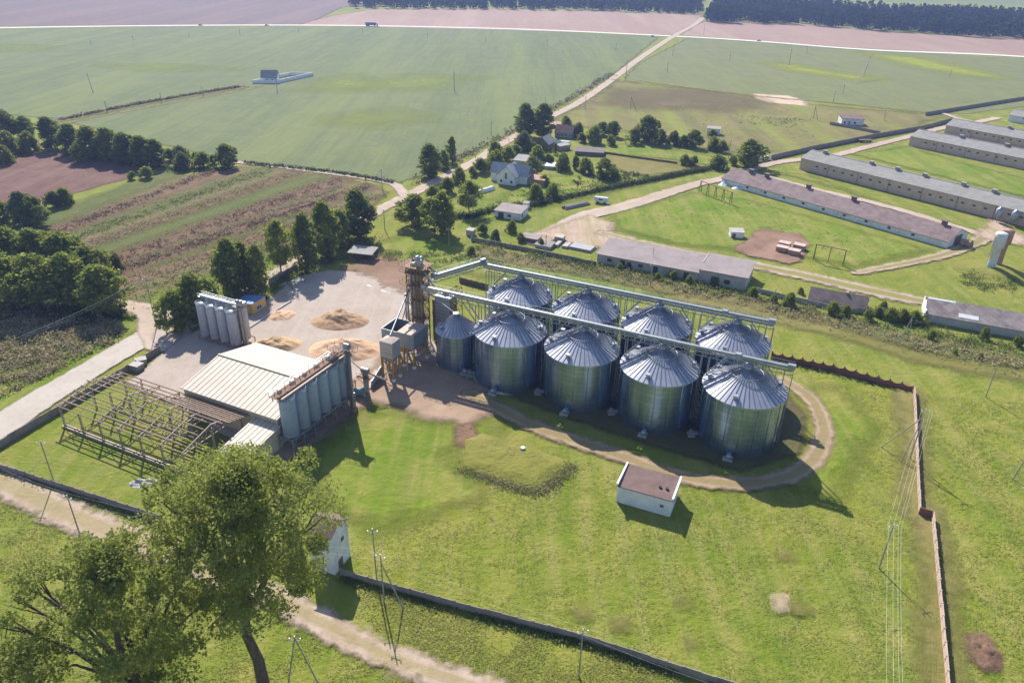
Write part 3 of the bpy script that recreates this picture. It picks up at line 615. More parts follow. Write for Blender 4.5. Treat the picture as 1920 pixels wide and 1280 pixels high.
for p, q, r_ in [((-1.6, -1.9, 15.8), (2.9, -17.3, 11.0), .22), ((2.0, -1.2, 21.8), (6.2, -2.6, 18.6), .25), ((2.0, 1.2, 21.8), (4.6, 2.0, 19.6), .25), ((-1.1, -2.1, 16.0), (-.5, -6.9, 9.9), .13), ((1.8, -1.6, 17), (13.0, -4.4, 13.6), .16), ((-1.9, -1.6, 18.5), (-1.1, -2.1, 15.7), .2)]:
    m = MB(); m.tube(p, q, r_, 10); m.obj('spout', m_steel_dk, t)
for x_, z_ in ((-2.6, 14.5), (-1.9, 14.5)):
    m = MB(); m.tube((x_, -2.1, 0), (x_, -2.1, z_), .2, 10); m.obj('pipe', m_steel_dk, t)
m = MB(); m.box(-3, 2.6, -2.2, 2.2, 0, .12); m.obj('base_slab', m_concrete, t)
# grain dryer
O = site(-90.6, 147.2)
t = thing('grain_dryer', 'blue grey louvred grain dryer block standing behind the small silo', 'dryer', O, TH)
m = MB(); m.box(-.6, 3.8, 0, 3.2, 1.6, 13.4); m.obj('body', m_dryer, t)
m = MB(); m.box(-1.5, -.62, .1, 2.9, .4, 12.2); m.obj('duct', m_rusty, t)
m = MB(); lattice(m, 3.9, 5.6, .2, 3.0, 0, 16.0, .16, 1.8, .09); m.obj('service_ladder_frame', m_yellow, t)
m = MB(); m.box(-.7, 3.9, -.1, 3.3, 13.4, 13.6); m.lathe([(1.0, 13.6), (.6, 14.3), (.3, 14.5)], 12, 1.6, 1.6); m.obj('cap', m_steel, t)
m = MB(); lattice(m, -.5, 3.7, .1, 3.1, 0, 1.6, .25, 1.6, .1); m.obj('legs', m_yellow, t)
# big open bin
O = site(-93.0, 132.4)
t = thing('receiving_bin', 'large grey open-topped grain bin with a tan half cover on yellow legs', 'bin', O, TH)
m = MB(); W_, D_, zb, zt, th = 4.6, 6.6, 5.6, 9.4, .12
for a, b, c, d in ((-W_, -W_ + th, 0, D_), (W_ - th, W_, 0, D_), (-W_ + th, W_ - th, 0, th), (-W_ + th, W_ - th, D_ - th, D_)): m.box(a, b, c, d, zb, zt)
for k in range(12): x = -W_ + .4 + k * .76; m.box(x, x + .07, -.07, 0.0, zb, zt)
for k in range(9): y = .4 + k * .72; m.box(W_, W_ + .07, y, y + .07, zb, zt)
m.obj('wall', m_boxblue, t)
m = MB(); m.box(-.2, W_ - .05, .05, D_ - .05, zt + .003, zt + .1); m.obj('cover', m_rusty_pale, t)
m = MB(); m.add([(-W_ + .1, .1, zb), (W_ - .1, .1, zb), (W_ - .1, D_ - .1, zb), (-W_ + .1, D_ - .1, zb), (-.5, D_ / 2 - .5, 2.4), (.5, D_ / 2 - .5, 2.4), (.5, D_ / 2 + .5, 2.4), (-.5, D_ / 2 + .5, 2.4)],
      [(0, 1, 5, 4), (1, 2, 6, 5), (2, 3, 7, 6), (3, 0, 4, 7), (4, 5, 6, 7)]); m.obj('hopper', m_yellow, t)
for x in (-W_ + .3, -1.5, 1.5, W_ - .3):
    for y in (.3, D_ - .3):
        m = MB(); m.bar((x, y, .9), (x, y, zb), .38); lg = m.obj('leg', m_yellow, t)
        m = MB(); m.lathe([(.01, .95), (.48, .95), (.52, 0)], 12, x, y, False); m.obj('footing', m_white, lg)
m = MB()
for z_ in (2.6, 4.2): m.bar((-W_, .2, z_), (W_, .2, z_), .14); m.bar((W_ - .2, 0, z_), (W_ - .2, D_, z_), .14)
for k in range(3): x = -W_ + .3 + k * 3; m.bar((x, .25, 1.2), (x + 3, .25, 4.4), .12); m.bar((x + 3, .25, 1.2), (x, .25, 4.4), .12)
m.obj('braces', m_yellow, t)
m = MB(); m.tube((2.2, .6, 5), (4.4, -2.8, 1.2), .22, 8); m.bar((-.1, -.4, 6), (1.4, -3.4, .2), .5, .12); m.obj('chute', m_rusty_pale, t)
# small box bin
O = site(-91.2, 126.6)
t = thing('loading_bin', 'small ribbed sheet metal box bin on tall yellow legs', 'bin', O, TH)
m = MB(); m.box(-1.75, 1.75, -1.6, 1.6, 6.4, 10.6); b_ = m.obj('body', m_box, t)
m = MB(); m.add([(-1.8, -1.65, 10.6), (1.8, -1.65, 10.6), (1.8, 1.65, 10.6), (-1.8, 1.65, 10.6), (0, 0, 11.2)], [(0, 1, 4), (1, 2, 4), (2, 3, 4), (3, 0, 4), (3, 2, 1, 0)]); m.obj('lid', m_rusty_pale, t)
m = MB(); m.add([(-1.7, -1.55, 6.4), (1.7, -1.55, 6.4), (1.7, 1.55, 6.4), (-1.7, 1.55, 6.4), (-.3, -.3, 4.3), (.3, -.3, 4.3), (.3, .3, 4.3), (-.3, .3, 4.3)], [(0, 1, 5, 4), (1, 2, 6, 5), (2, 3, 7, 6), (3, 0, 4, 7), (4, 5, 6, 7)]); m.obj('hopper', m_steel_dk, t)
for x in (-1.5, 1.5):
    for y in (-1.35, 1.35):
        m = MB(); m.tube((x, y, .9), (x, y, 6.4), .33, 12); lg = m.obj('leg', m_yellow, t)
        m = MB(); m.lathe([(.01, 1.0), (.46, 1.0), (.5, 0)], 12, x, y, False); m.obj('footing', m_white, lg)
m = MB()
for y in (-1.35, 1.35): m.bar((-1.5, y, 1.2), (1.5, y, 4), .12); m.bar((1.5, y, 1.2), (-1.5, y, 4), .12); m.bar((-1.5, y, 4.2), (1.5, y, 4.2), .14)
m.obj('braces', m_yellow, t)
# intake ramp with its little elevator
A = G(688, 738); t = thing('intake_elevator', 'small rusty bucket elevator with a round teal drum beside the six blue silos', 'elevator', A, TH)
m = MB()
for x in (-.35, .35): m.box(x - .22, x + .22, -.3, .3, 0, 6.2)
m.obj('elevator_leg', m_steel_dk, t)
m = MB(); m.tube((-.9, 0, 6.3), (.9, 0, 6.3), .6, 12); m.box(-.8, .8, -.5, .5, 5.7, 6.3); m.obj('elevator_head', m_steel_dk, t)
m = MB(); m.box(-1.8, 1.8, -1.0, 1.0, 4.6, 4.7)
for x in (-1.8, 0, 1.8): m.bar((x, -1, 4.7), (x, -1, 5.7), .05); m.bar((x, 1, 4.7), (x, 1, 5.7), .05)
for y in (-1, 1): m.bar((-1.8, y, 5.7), (1.8, y, 5.7), .05)
m.bar((-1.8, -1, 4.6), (-.4, 0, 2.4), .09); m.bar((1.8, -1, 4.6), (.4, 0, 2.4), .09); m.obj('platform', m_rusty, t)
m = MB(); m.tube((-5.2, 1.6, 6.9), (-.6, 0, 6.0), .2, 8); m.tube((.6, 0, 5.9), (4.4, 1.4, 4.2), .2, 8); m.obj('spout', m_rusty_pale, t)
m = MB(); m.tube((-1.6, -2.2, 1.5), (.4, -1.6, 1.5), .95, 16); m.box(-1.4, .2, -2.4, -1.4, 0, .8); m.obj('drum', m_teal, t)
m = MB(); lattice(m, -4.0, -2.4, -2.2, -.8, 0, 3.4, .14, 1.7, .09); m.obj('stand', m_rusty, t)
A = G(700, 727); B = G(719, 706); d = B - A
t = thing('intake_ramp', 'grey sheet metal grain intake ramp between the loading bin and the small elevator', 'ramp', A, math.atan2(d.y, d.x))
Ln = d.length; m = MB(); m.add([(-1.2, -.1, .6), (Ln, -.1, 1.6), (Ln, .1, 1.6), (-1.2, .1, .6), (-.6, -.1, 2.2), (Ln, -.1, 3.7), (Ln, .1, 3.7), (-.6, .1, 2.2)], [(0, 1, 5, 4), (3, 7, 6, 2), (4, 5, 6, 7), (0, 4, 7, 3), (1, 2, 6, 5), (0, 3, 2, 1)])
m.obj('side_panel', m_dryer, t)
m = MB(); m.bar((-1.2, -.9, .5), (Ln, -.9, 1.4), .2); m.bar((-1.2, -.1, .5), (Ln, -.1, 1.5), .2)
for x in (0, Ln / 2, Ln - .2): m.bar((x, -.9, 0), (x, -.9, .7 + x * .12), .12); m.bar((x, .9, 0), (x, .9, .7 + x * .12), .12)
m.obj('frame', m_rusty, t)
m = MB(); m.add([(-1.2, .1, .62), (Ln, .1, 1.5), (Ln, 2.2, 1.5), (-1.2, 2.2, .62)], [(0, 1, 2, 3)]); m.obj('ramp_floor', m_rusty_pale, t)
# ------------------------------------------------------------------ six blue grey silos on a steel stand
def tank(name, label, loc, r, z0, z1, mat, group, cone=1.2, hopper=.8):
    t = thing(name, label, 'silo', loc, TH, group)
    m = MB(); m.lathe([(.25, z0 - hopper), (r, z0), (r, z1)], 28); m.obj('shell', mat, t)
    m = MB(); m.lathe([(r + .06, z1 - .03), (r + .02, z1 + .04), (.3, z1 + cone * .35), (.01, z1 + cone * .4)], 28); m.obj('lid', m_steel, t)
    m = MB()
    for k in range(18): a = 2 * PI * k / 18; m.bar((r * .97 * math.cos(a), r * .97 * math.sin(a), z1), (r * .97 * math.cos(a), r * .97 * math.sin(a), z1 + .5), .05)
    m.lathe([(r * .97 - .03, z1 + .5), (r * .97 + .03, z1 + .55)], 28); m.obj('rim_rail', m_white, t)
    return t
pos6 = [93.95 + 3.42 * i for i in range(6)]
names6 = ['nearest the camera', 'second from the lean-to', 'third from the lean-to', 'fourth from the lean-to', 'second from the tall pipe', 'nearest the tall elevator pipe']
t0 = tank('storage_silo', 'blue grey silo on the steel stand, ' + names6[0], site(-93.4, pos6[0]), 1.66, 3.7, 12.4, m_tankblue, 'six blue grey silos on a steel stand')
for i in range(1, 6): copy_tree(t0, site(-93.4, pos6[i]), TH, 'blue grey silo on the steel stand, ' + names6[i])
O = site(-93.4, 92.2); t = thing('silo_stand', 'grey steel trestle stand carrying the six blue grey silos', 'stand', O, TH)
for k in range(7):
    for x in (-1.7, 1.7):
        m = MB(); y = k * 3.42; m.bar((x, y, 0), (x, y, 3.5), .22); m.box(x - .3, x + .3, y - .3, y + .3, 0, .12); m.obj('leg', m_steel, t)
m = MB()
for x in (-1.7, 1.7):
    m.bar((x, 0, 3.5), (x, 20.5, 3.5), .26)
    for k in range(6): y = k * 3.42; m.bar((x, y, 1.9), (x, y + 1.7, 3.4), .11); m.bar((x, y + 3.42, 1.9), (x, y + 1.7, 3.4), .11); m.bar((x, y, 1.9), (x, y + 3.42, 1.9), .09)
for k in range(7): y = k * 3.42; m.bar((-1.7, y, 3.5), (1.7, y, 3.5), .24); m.bar((-1.7, y, .6), (1.7, y, 3.3), .1)
m.obj('braces', m_steel, t)
O = site(-94.6, 91.6); t = thing('silo_catwalk', 'rusty railed catwalk with a conveyor running along the top of the six blue silos', 'catwalk', O, TH)
m = MB(); m.box(-1.0, .6, 0, 21, 13.1, 13.22); m.obj('deck', m_rusty, t)
m = MB(); m.box(.75, 1.35, .2, 21.5, 13.05, 13.6); m.obj('conveyor_casing', m_rusty, t)
m = MB(); m.box(1.5, 2.0, .4, 21, 12.9, 13.3); m.obj('pipe_run', m_rusty_pale, t)
for x in (-1.0, .6):
    m = MB()
    for k in range(15): m.bar((x, k * 1.5, 13.2), (x, k * 1.5, 14.3), .07)
    for z_ in (13.75, 14.3): m.bar((x, 0, z_), (x, 21, z_), .07)
    m.obj('handrail', m_steel if x < 0 else m_rusty, t)
m = MB()
for k in range(7):
    for x in (-.8, .4): m.bar((x, .6 + k * 3.3, 12.0), (x, .6 + k * 3.3, 13.1), .12)
m.obj('posts', m_rusty, t)
for k in range(5): m = MB(); m.box(-.7, -.2, 2 + k * 3.8, 2.9 + k * 3.8, 13.25, 13.9); m.obj('drive_box', m_white, t)
O = site(-90.8, 110.6); t = thing('elevator_pipe', 'tall grey elevator leg with a railed head platform beside the six blue silos', 'elevator', O, TH)
m = MB(); m.box(-.55, -.08, -.3, .3, 0, 16.6); m.box(.08, .5, -.3, .3, 0, 16.6); m.obj('elevator_leg', m_steel_dk, t)
m = MB(); m.tube((-.6, 0, 16.7), (.6, 0, 16.7), .6, 12); m.box(-.65, .65, -.5, .5, 15.9, 16.7); m.obj('elevator_head', m_steel, t)
m = MB(); m.box(-4.2, 1.9, -1.2, 1.2, 15.2, 15.3); p_ = m.obj('platform', m_rusty, t); m = MB()
for x in (-4.2, -2.7, -1.2, .4, 1.9):
    for y in (-1.2, 1.2): m.bar((x, y, 15.3), (x, y, 16.4), .06)
for y in (-1.2, 1.2): m.bar((-4.2, y, 16.4), (1.9, y, 16.4), .06); m.bar((-4.2, y, 15.85), (1.9, y, 15.85), .05)
m.obj('handrail', m_rusty_pale, p_)
m = MB(); m.tube((-.5, 0, 15.9), (-3.2, -2.6, 13.6), .2, 8); m.bar((-3.6, 0, 13.2), (-3.6, 0, 15.2), .12); m.bar((-1.0, .8, 13), (-3.6, .8, 15.2), .1); m.obj('spout', m_steel_dk, t)
m = MB(); m.box(-.9, .9, -.7, .7, 0, 1.2); m.obj('boot', m_rusty, t)
# ------------------------------------------------------------------ four by two row of slim grey silos on the left
names8 = ['leftmost', 'second from the left', 'third from the left', 'rightmost']
g8 = 'slim grey silos beside the maple tree'
t0 = None
for j, vv in enumerate((120.75, 124.1)):
    for i in range(4):
        lab = 'slim grey cylindrical silo in the %s row by the maples, %s' % (('front', 'rear')[j], names8[i])
        loc = site(-144.3 + 3.33 * i, vv)
        if t0 is None: t0 = tank('slim_silo', lab, loc, 1.38, 1.6, 10.5, m_tankgrey, g8, 1.0, .9)
        else: copy_tree(t0, loc, TH, lab)
O = site(-146.2, 119.2); t = thing('silo_stand', 'low steel stand under the slim grey silos', 'stand', O, TH)
m = MB()
for k in range(5):
    for y in (.3, 3.4, 6.2): m.bar((.3 + k * 3.33, y, 0), (.3 + k * 3.33, y, 1.7), .18)
for y in (.3, 3.4, 6.2): m.bar((.3, y, 1.6), (13.6, y, 1.6), .2)
m.obj('frame', m_rusty, t)
O = site(-146.2, 122.4); t = thing('silo_catwalk', 'white railed catwalk along the top of the slim grey silos', 'catwalk', O, TH)
m = MB(); m.box(0, 14.6, -.7, .7, 11.5, 11.6); m.obj('deck', m_steel_dk, t)
for y in (-.7, .7):
    m = MB()
    for k in range(11): m.bar((k * 1.45, y, 11.6), (k * 1.45, y, 12.6), .06)
    for z_ in (12.1, 12.6): m.bar((0, y, z_), (14.6, y, z_), .07)
    m.obj('handrail', m_white if y < 0 else m_steel, t)
m = MB(); m.box(.3, 14.9, -.3, .3, 11.62, 12.1); m.box(13.2, 15.2, -.6, .6, 11.6, 13.0); m.obj('conveyor_casing', m_steel, t)
m = MB()
for k in range(5): m.bar((.4 + k * 3.4, 0, 10.6), (.4 + k * 3.4, 0, 11.5), .12)
m.obj('posts', m_rusty, t)
O = site(-132.3, 122.0); t = thing('elevator_pipe', 'pair of grey vertical elevator legs beside the slim grey silos', 'elevator', O, TH)
for x in (-.6, .5):
    m = MB(); m.box(x - .22, x + .22, -.3, .3, 0, 12.8); o = m.obj('elevator_leg', m_steel_dk, t); m = MB(); m.tube((x - .3, 0, 13), (x + .3, 0, 13), .5, 10); m.obj('elevator_head', m_steel, o)
m = MB(); m.box(-1.8, 1.5, -.9, .9, 11.7, 11.8)
for x in (-1.8, -.2, 1.5): m.bar((x, -.9, 11.8), (x, -.9, 12.8), .06); m.bar((x, .9, 11.8), (x, .9, 12.8), .06)
for y in (-.9, .9): m.bar((-1.8, y, 12.8), (1.5, y, 12.8), .06)
m.obj('platform', m_rusty_pale, t)
# ------------------------------------------------------------------ the beige warehouse and its lean-to
O = site(-121.9, 93.3); t = thing('warehouse', 'beige warehouse with a wide pale ribbed gable roof and a lean-to', 'building', O, TH)
LW, WW, EV, RG = 25.8, 22.2, 6.9, 9.3
m = MB(); m.ext([(0, 0), (WW, 0), (WW, EV), (WW / 2, RG), (0, EV)], 0, LW); w_ = m.obj('wall', m_beige_wall, t)
s_ = (RG - EV) / (WW / 2); m = MB(); e_ = EV - s_ * .5 + .02
m.ext([(-.5, e_), (WW / 2, RG + .02), (WW + .5, e_), (WW + .5, e_ + .18), (WW / 2, RG + .2), (-.5, e_ + .18)], -.4, LW + .4); rf = m.obj('roof', m_beige_roof, t)
m = MB()
for k in range(20):
    x = .1 + k * 1.35
    m.bar((x, -.5, e_ + .2), (x, WW / 2, RG + .22), .09, .05); m.bar((x, WW / 2, RG + .22), (x, WW + .5, e_ + .2), .06, .04)
m.obj('roof_seams', m_seam, rf)
m = MB(); m.bar((-.4, WW / 2, RG + .3), (LW + .4, WW / 2, RG + .3), .5, .12); m.obj('ridge_cap', m_beige_wall, rf)
m = MB(); x0, x1 = 20.2, 26.4; m.ext([(-10.2, 0), (-.05, 0), (-.05, 5.35), (-10.2, 3.9)], x0, x1); ln = m.obj('lean_to', m_beige_wall, t)
m = MB(); m.ext([(-10.7, 3.86), (-.06, 5.39), (-.06, 5.55), (-10.7, 4.02)], x0 - .3, x1 + .3); lr = m.obj('lean_to_roof', m_beige_roof, ln)
m = MB()
for k in range(6): x = x0 + .2 + k * 1.18; m.bar((x, -10.7, 4.04), (x, -.1, 5.57), .08, .05)
m.obj('roof_seams', m_seam, ln)
window(t, -6.4, 0.05, 1.5, 2.3, x1, 'right', m_bluedoor, None, 'door')
# ------------------------------------------------------------------ derelict steel frame
O = site(-141.3, 77.8); t = thing('derelict_shed_frame', 'bare rusty steel frame of a roofless shed beside the beige warehouse', 'frame', O, TH)
NB, SPX, WD = 7, 5.85, 15.6
for i in range(NB):
    x = i * SPX
    for y in (0, WD / 2, WD):
        if (i, y) in ((2, WD), (3, WD / 2)): continue
        h_ = 5.0 if y != WD / 2 else 6.2
        m = MB(); m.bar((x, y, 0), (x, y, h_), .2); m.bar((x, y + .3 * (-1 if y else 1), 0), (x, y + .3 * (-1 if y else 1), h_ * .9), .1); m.obj('post', m_rusty_pale, t)
    m = MB()
    if i not in (1,):
        for y0, z0, y1, z1 in ((0, 5, WD / 2, 7), (WD / 2, 7, WD, 5)): m.bar((x, y0, z0), (x, y1, z1), .2)
        m.bar((x, 0, 4.6), (x, WD, 4.6), .15)
        n = 8
        for k in range(n):
            y0, y1 = WD * k / n, WD * (k + 1) / n; ym = (y0 + y1) / 2; zt = 5 + 2 * (1 - abs(ym - WD / 2) / (WD / 2)); m.bar((x, y0, 4.6), (x, ym, zt), .1); m.bar((x, ym, zt), (x, y1, 4.6), .1)
        m.obj('truss', m_rusty_pale, t)
for k in range(11):
    y = WD * k / 10; z_ = 5.15 + 2 * (1 - abs(y - WD / 2) / (WD / 2)); m = MB()
    x1 = NB * SPX - SPX + random.uniform(-1.5, 1.0) if k < 6 else NB * SPX - SPX + 1.5
    m.bar((-1.2 + random.uniform(0, .5), y, z_), (x1, y, z_ + random.uniform(-.15, .1)), .17, .2); m.obj('purlin', m_purlin, t)
for k in range(9):
    y = WD * .66 + k * .75; z_ = 5.35 + 2 * (1 - abs(min(y, WD + 1.2) - WD / 2) / (WD / 2)); m = MB(); m.bar((19.5 + (k % 3) * .8, y, z_ + .1), (37.8, y - .15, z_ + .1), .24, .2); m.obj('purlin', m_purlin, t)
for y in (2.6, 5.2, 10.4, 13):
    m = MB(); m.bar((-.5, y, 4.65), (31 + y * .3, y, 4.65), .13); m.obj('tie_bar', m_purlin, t)
for i in range(NB - 1):
    m = MB(); x = i * SPX
    for y in (0, WD): m.bar((x, y, .3), (x + SPX, y, 4.7), .09); m.bar((x, y, 2.6), (x + SPX, y, 2.6), .09)
    m.obj('brace', m_purlin, t)
for k in range(7):                            # bent roof lattice hanging by the far bays
    m = MB(); x = 24.5 + k * .9; pr = None
    for j in range(9):
        y = 6.4 + j * .55; z_ = 6.1 - (j / 8.0) ** 2 * 3.2 * (1 - k * .06); q = (x, WD - y - .6, z_)
        if pr: m.bar(pr, q, .12)
        pr = q
    m.obj('bent_rib', m_rusty_pale, t)
for y in (0.35, -.3):
    m = MB(); m.bar((-.4, y, .25 if y > 0 else .3), (35.5, y, .25 if y > 0 else .3), .26, .25); m.obj('ground_beam', m_rusty_pale, t)
rs = random.Random(3)
for k in range(34):
    m = MB(); x = rs.uniform(2, 36); y = rs.uniform(1, 14); a = rs.choice([0, PI / 2, .5]); q = rs.uniform(1.5, 4); m.bar((x, y, rs.uniform(.1, 2.4)), (x + q * math.cos(a), y + q * math.sin(a), rs.uniform(.1, 3.6)), .1); m.obj('fallen_bar', m_rusty_pale, t)
# ------------------------------------------------------------------ grain heaps
def heap(name, label, px, rx, ry, h, mat, ang=TH, lumps=3, seed=0, cat='pile', group=None, n=64, nz=.22):
    c = G(*px); rs = np.random.default_rng(seed); t = np.linspace(-1.15, 1.15, n); X, Y = np.meshgrid(t, t)
    Z = np.zeros_like(X)
    for k in range(lumps):
        cx, cy = (rs.uniform(-.45, .45), rs.uniform(-.3, .3)) if k else (0, 0); w = rs.uniform(.55, .8) if k else .95; hh = rs.uniform(.5, .9) if k else .9
        Z = np.maximum(Z, hh * np.clip(1 - np.hypot((X - cx) / w, (Y - cy) / (w * .9)) ** 1.25, 0, 1))
    for f in (2.5, 4, 7, 12, 19):
        ph = rs.uniform(0, 6, 4); Z *= 1 + nz * (1.6 if f < 5 else 2.4) / f ** .8 * np.sin(X * f + ph[0] + 1.5 * np.sin(Y * f * .6 + ph[2])) * np.sin(Y * f * 1.2 + ph[1] + 1.3 * np.sin(X * f * .7 + ph[3]))
    Z = np.minimum(Z, .8 + .25 * Z)
    Z = Z * h - .02; idx = np.arange(n * n).reshape(n, n)
    q = np.stack([idx[:-1, :-1], idx[:-1, 1:], idx[1:, 1:], idx[1:, :-1]], -1).reshape(-1, 4); q = q[(Z.ravel()[q] > -.015).any(1)]
    m = MB(); m.add(np.stack([X.ravel() * rx, Y.ravel() * ry, Z.ravel()], 1).tolist(), q.tolist(), True)
    o = m.obj(name, mat); o.location = (c.x, c.y, 0); o.rotation_euler = (0, 0, ang); return tag(o, label, cat, group)
gp = 'grain heaps on the yard'
heap('grain_pile', 'brown topped oval grain heap, farthest of the big heaps on the pale yard', (637, 605), 9.4, 7.0, 3.2, m_grain_b, .02, 3, 1, group=gp)
heap('grain_pile', 'largest orange grain heap with a double crest behind the six blue silos', (647, 658), 11.0, 7.6, 3.8, m_grain, -.1, 4, 2, group=gp)
heap('grain_pile', 'olive tan grain heap touching the back of the warehouse roof', (519, 648), 8.2, 5.6, 2.6, m_grain_g, .1, 4, 3, group=gp)
heap('grain_pile', 'small pale orange grain heap leaning on the low kerb wall by the yellow hut', (527, 594), 4.2, 5.0, 1.9, m_grain, .4, 4, 4, group=gp)
heap('rubble_pile', 'heap of pale grey rubble on the grass in front of the derelict frame', (268, 906), 2.2, 1.6, .6, m_rubble, .3, 5, 6, n=40, nz=.9)
heap('soil_heap', 'heap of dark brown soil on the grass outside the right fence', (1843, 1222), 2.6, 4.1, .7, m_soil2 if 'm_soil2' in globals() else surf('heap_soil', (.15, .085, .06), (.20, .12, .085), 2.5, .95, bump=1.2), .1, 4, 8, n=40, nz=.7)
# ------------------------------------------------------------------ farm buildings
def ang_of(a, b): d = G(*b) - G(*a); return math.atan2(d.y, d.x)
r_slate = sheetroof('grey_barn_roof', (.245, .24, .225), (.30, .29, .275), (.21, .205, .20), R(-52), 1.3)
r_purple = sheetroof('purplish_barn_roof', (.175, .125, .125), (.23, .175, .17), (.28, .23, .22), R(-51), 1.2)
r_lichen = sheetroof('lichen_barn_roof', (.22, .17, .165), (.32, .27, .255), (.44, .40, .385), TH, 1.15)
r_dark = sheetroof('dark_barn_roof', (.125, .10, .10), (.18, .145, .14), (.22, .18, .175), TH, 1.1)
AB = R(-51.5)
def barn(label, A, Ln, W, eave, ridge, wall, roof, nwin, vents, vm, wz=2.9, w0=8, dx=4.4, pil=14.5):
    t = gable_shed('long_barn', label, A, AB, Ln, W, eave, ridge, wall, roof, .4, 'barn', 'long livestock barns')
    for k in range(nwin): window(t, w0 + k * dx, wz, 1.3, .62)
    m = MB(); x = pil
    while x < Ln: m.tube((x, -.12, 0), (x, -.12, eave), .09, 6); x += pil
    m.obj('drainpipes', m_rusty, t)
    for x in vents:
        m = MB(); m.box(x - .8, x + .8, W / 2 - .7, W / 2 + .7, ridge - .3, ridge + 1.1); m.box(x - 1.05, x + 1.05, W / 2 - .95, W / 2 + .95, ridge + 1.1, ridge + 1.3); v = m.obj('roof_vent', vm, t)
    m = MB(); m.bar((-.3, W / 2, ridge + .22), (Ln + .3, W / 2, ridge + .22), .7, .12); m.obj('ridge_cap', m_slate, t)
    return t
A = G(1498.3, 317.4)
b1 = barn('nearest and longest of the pinkish barns with grey roofs and small windows', A, 118, 16, 5.4, 8.0, m_brickwall, r_slate, 24, [7, 30, 42, 54, 70, 82, 96], m_slate)
A = G(1703, 273); b2 = barn('long pinkish barn with a grey roof, second of the grey roofed barns', A, 95, 16, 5.0, 7.6, m_brickwall, r_slate, 18, [22, 44, 66], m_slate)
A = G(1770, 250); b3 = barn('long grey roofed barn in the rear, half hidden by the second barn', A, 90, 16, 4.6, 7.4, m_brickwall, r_slate, 12, [30, 60], m_slate)
A = G(1889, 227.5); b4 = barn('grey roofed barn at the far right edge, farthest from the silos', A, 60, 14, 3.9, 6.4, m_whitewash, r_slate, 8, [20], m_slate)
A = G(1352, 344); t = gable_shed('long_barn', 'long low whitewashed barn with a purplish roof and dark ridge vents', A, R(-50.7), 98, 16, 2.5, 5.6, m_whitewash, r_purple, .4, 'barn', 'long livestock barns')
for x in (9, 17, 37, 57, 92):
    m = MB(); m.box(x - .8, x + .8, 7.4, 8.9, 5.2, 6.9); m.box(x - 1.1, x + 1.1, 7.1, 9.2, 6.9, 7.15); m.obj('roof_vent', m_timber, t)
m = MB(); m.box(98, 98.06, 5, 11, 0, 3.4); m.obj('door', m_timber, t)
m = MB(); m.box(62, 66, -.3, 2.2, 3.02, 3.2); m.obj('roof_patch', m_white, t) if False else None
for k in range(9): window(t, 13 + k * 9, 1.1, 1.2, .8)
# feed silos beside the nearest barn
def feed_silo(px, label):
    c = G(*px); t = thing('feed_silo', label, 'silo', (c.x, c.y, 0), .2, 'pair of feed silos'); m = MB(); m.lathe([(.25, 1.2), (1.35, 2.9), (1.35, 5.3), (.35, 6.3), (.01, 6.4)], 20); m.obj('body', m_steel, t)
    for k in range(4): a = PI / 4 + k * PI / 2; m = MB(); m.bar((1.3 * math.cos(a), 1.3 * math.sin(a), 0), (1.3 * math.cos(a), 1.3 * math.sin(a), 3.2), .14); m.obj('leg', m_steel, t)
feed_silo((1867.5, 417.5), 'small steel feed silo by the pinkish barn wall, left one of the pair'); feed_silo((1897, 423), 'small steel feed silo by the pinkish barn wall, right one of the pair')
# brown roofed store and its neighbours along the wall
A = G(1119, 491); t = mono_shed('storage_shed', 'long low shed with a flat grey brown roof, its longer left part', A, TH, 33.5, 12.6, 2.9, 4.0, m_silicate, m_greyroof, .5)
for k, x in enumerate((3.5, 8, 14, 19, 24.5, 29)): window(t, x, .1 if k % 2 else 1.0, 1.6, 2.1 if k % 2 else 1.0, mat=m_window)
m = MB(); m.tube((17, 6, 3.5), (17, 6, 6.2), .07, 6); m.obj('roof_mast', m_rusty, t)
A2 = A + Vector((math.cos(TH) * 33.6, math.sin(TH) * 33.6, 0)); t = mono_shed('storage_shed', 'shorter taller right part of the long grey brown roofed shed', A2, TH, 14.6, 12.6, 4.1, 4.9, m_silicate, m_greyroof, .5)
window(t, 4.0, 0, 2.4, 2.5, mat=m_timber, name='door'); window(t, 8.0, .9, 1.8, 1.4)
m = MB(); m.bar((0, 5, 4.75), (0, 12.5, 5.1), .3, .14); m.obj('coping', m_concrete, t)
A = G(1515, 568); t = gable_shed('old_shed', 'small derelict shed with a dark sagging slate roof in the bushes', A, TH, 15.6, 6.6, 1.7, 3.9, m_silicate, r_dark)
m = MB(); m.box(9.5, 10.2, 2.9, 3.6, 3.6, 4.5); m.obj('chimney', m_brickwall, t)
A = G(1732, 602); t = gable_shed('cattle_shed', 'long shed with a white speckled roof at the right edge below the water towers', A, R(-24), 48, 10.5, 2.6, 5.3, m_silicate, r_lichen, .5, 'barn')
m = MB(); s_ = (5.3 - 2.6) / 5.25
m.add([(8, .3, 2.6 + s_ * .3 + .24), (13, .3, 2.6 + s_ * .3 + .24), (13, 1.6, 2.6 + s_ * 1.6 + .24), (8, 1.6, 2.6 + s_ * 1.6 + .24)], [(0, 1, 2, 3)]); m.obj('roof_patch', m_white, t); m = MB(); m.add([(0, 4.6, 2.6 + s_ * 4.6 + .24), (7, 4.6, 2.6 + s_ * 4.6 + .24), (7, 5.2, 2.6 + s_ * 5.2 + .24), (0, 5.2, 2.6 + s_ * 5.2 + .24)], [(0, 1, 2, 3)]); m.obj('roof_patch', m_white, t)
m = MB(); m.box(-.3, 0, -.1, 10.6, 0, 3.4); m.obj('end_wall', m_white, t)
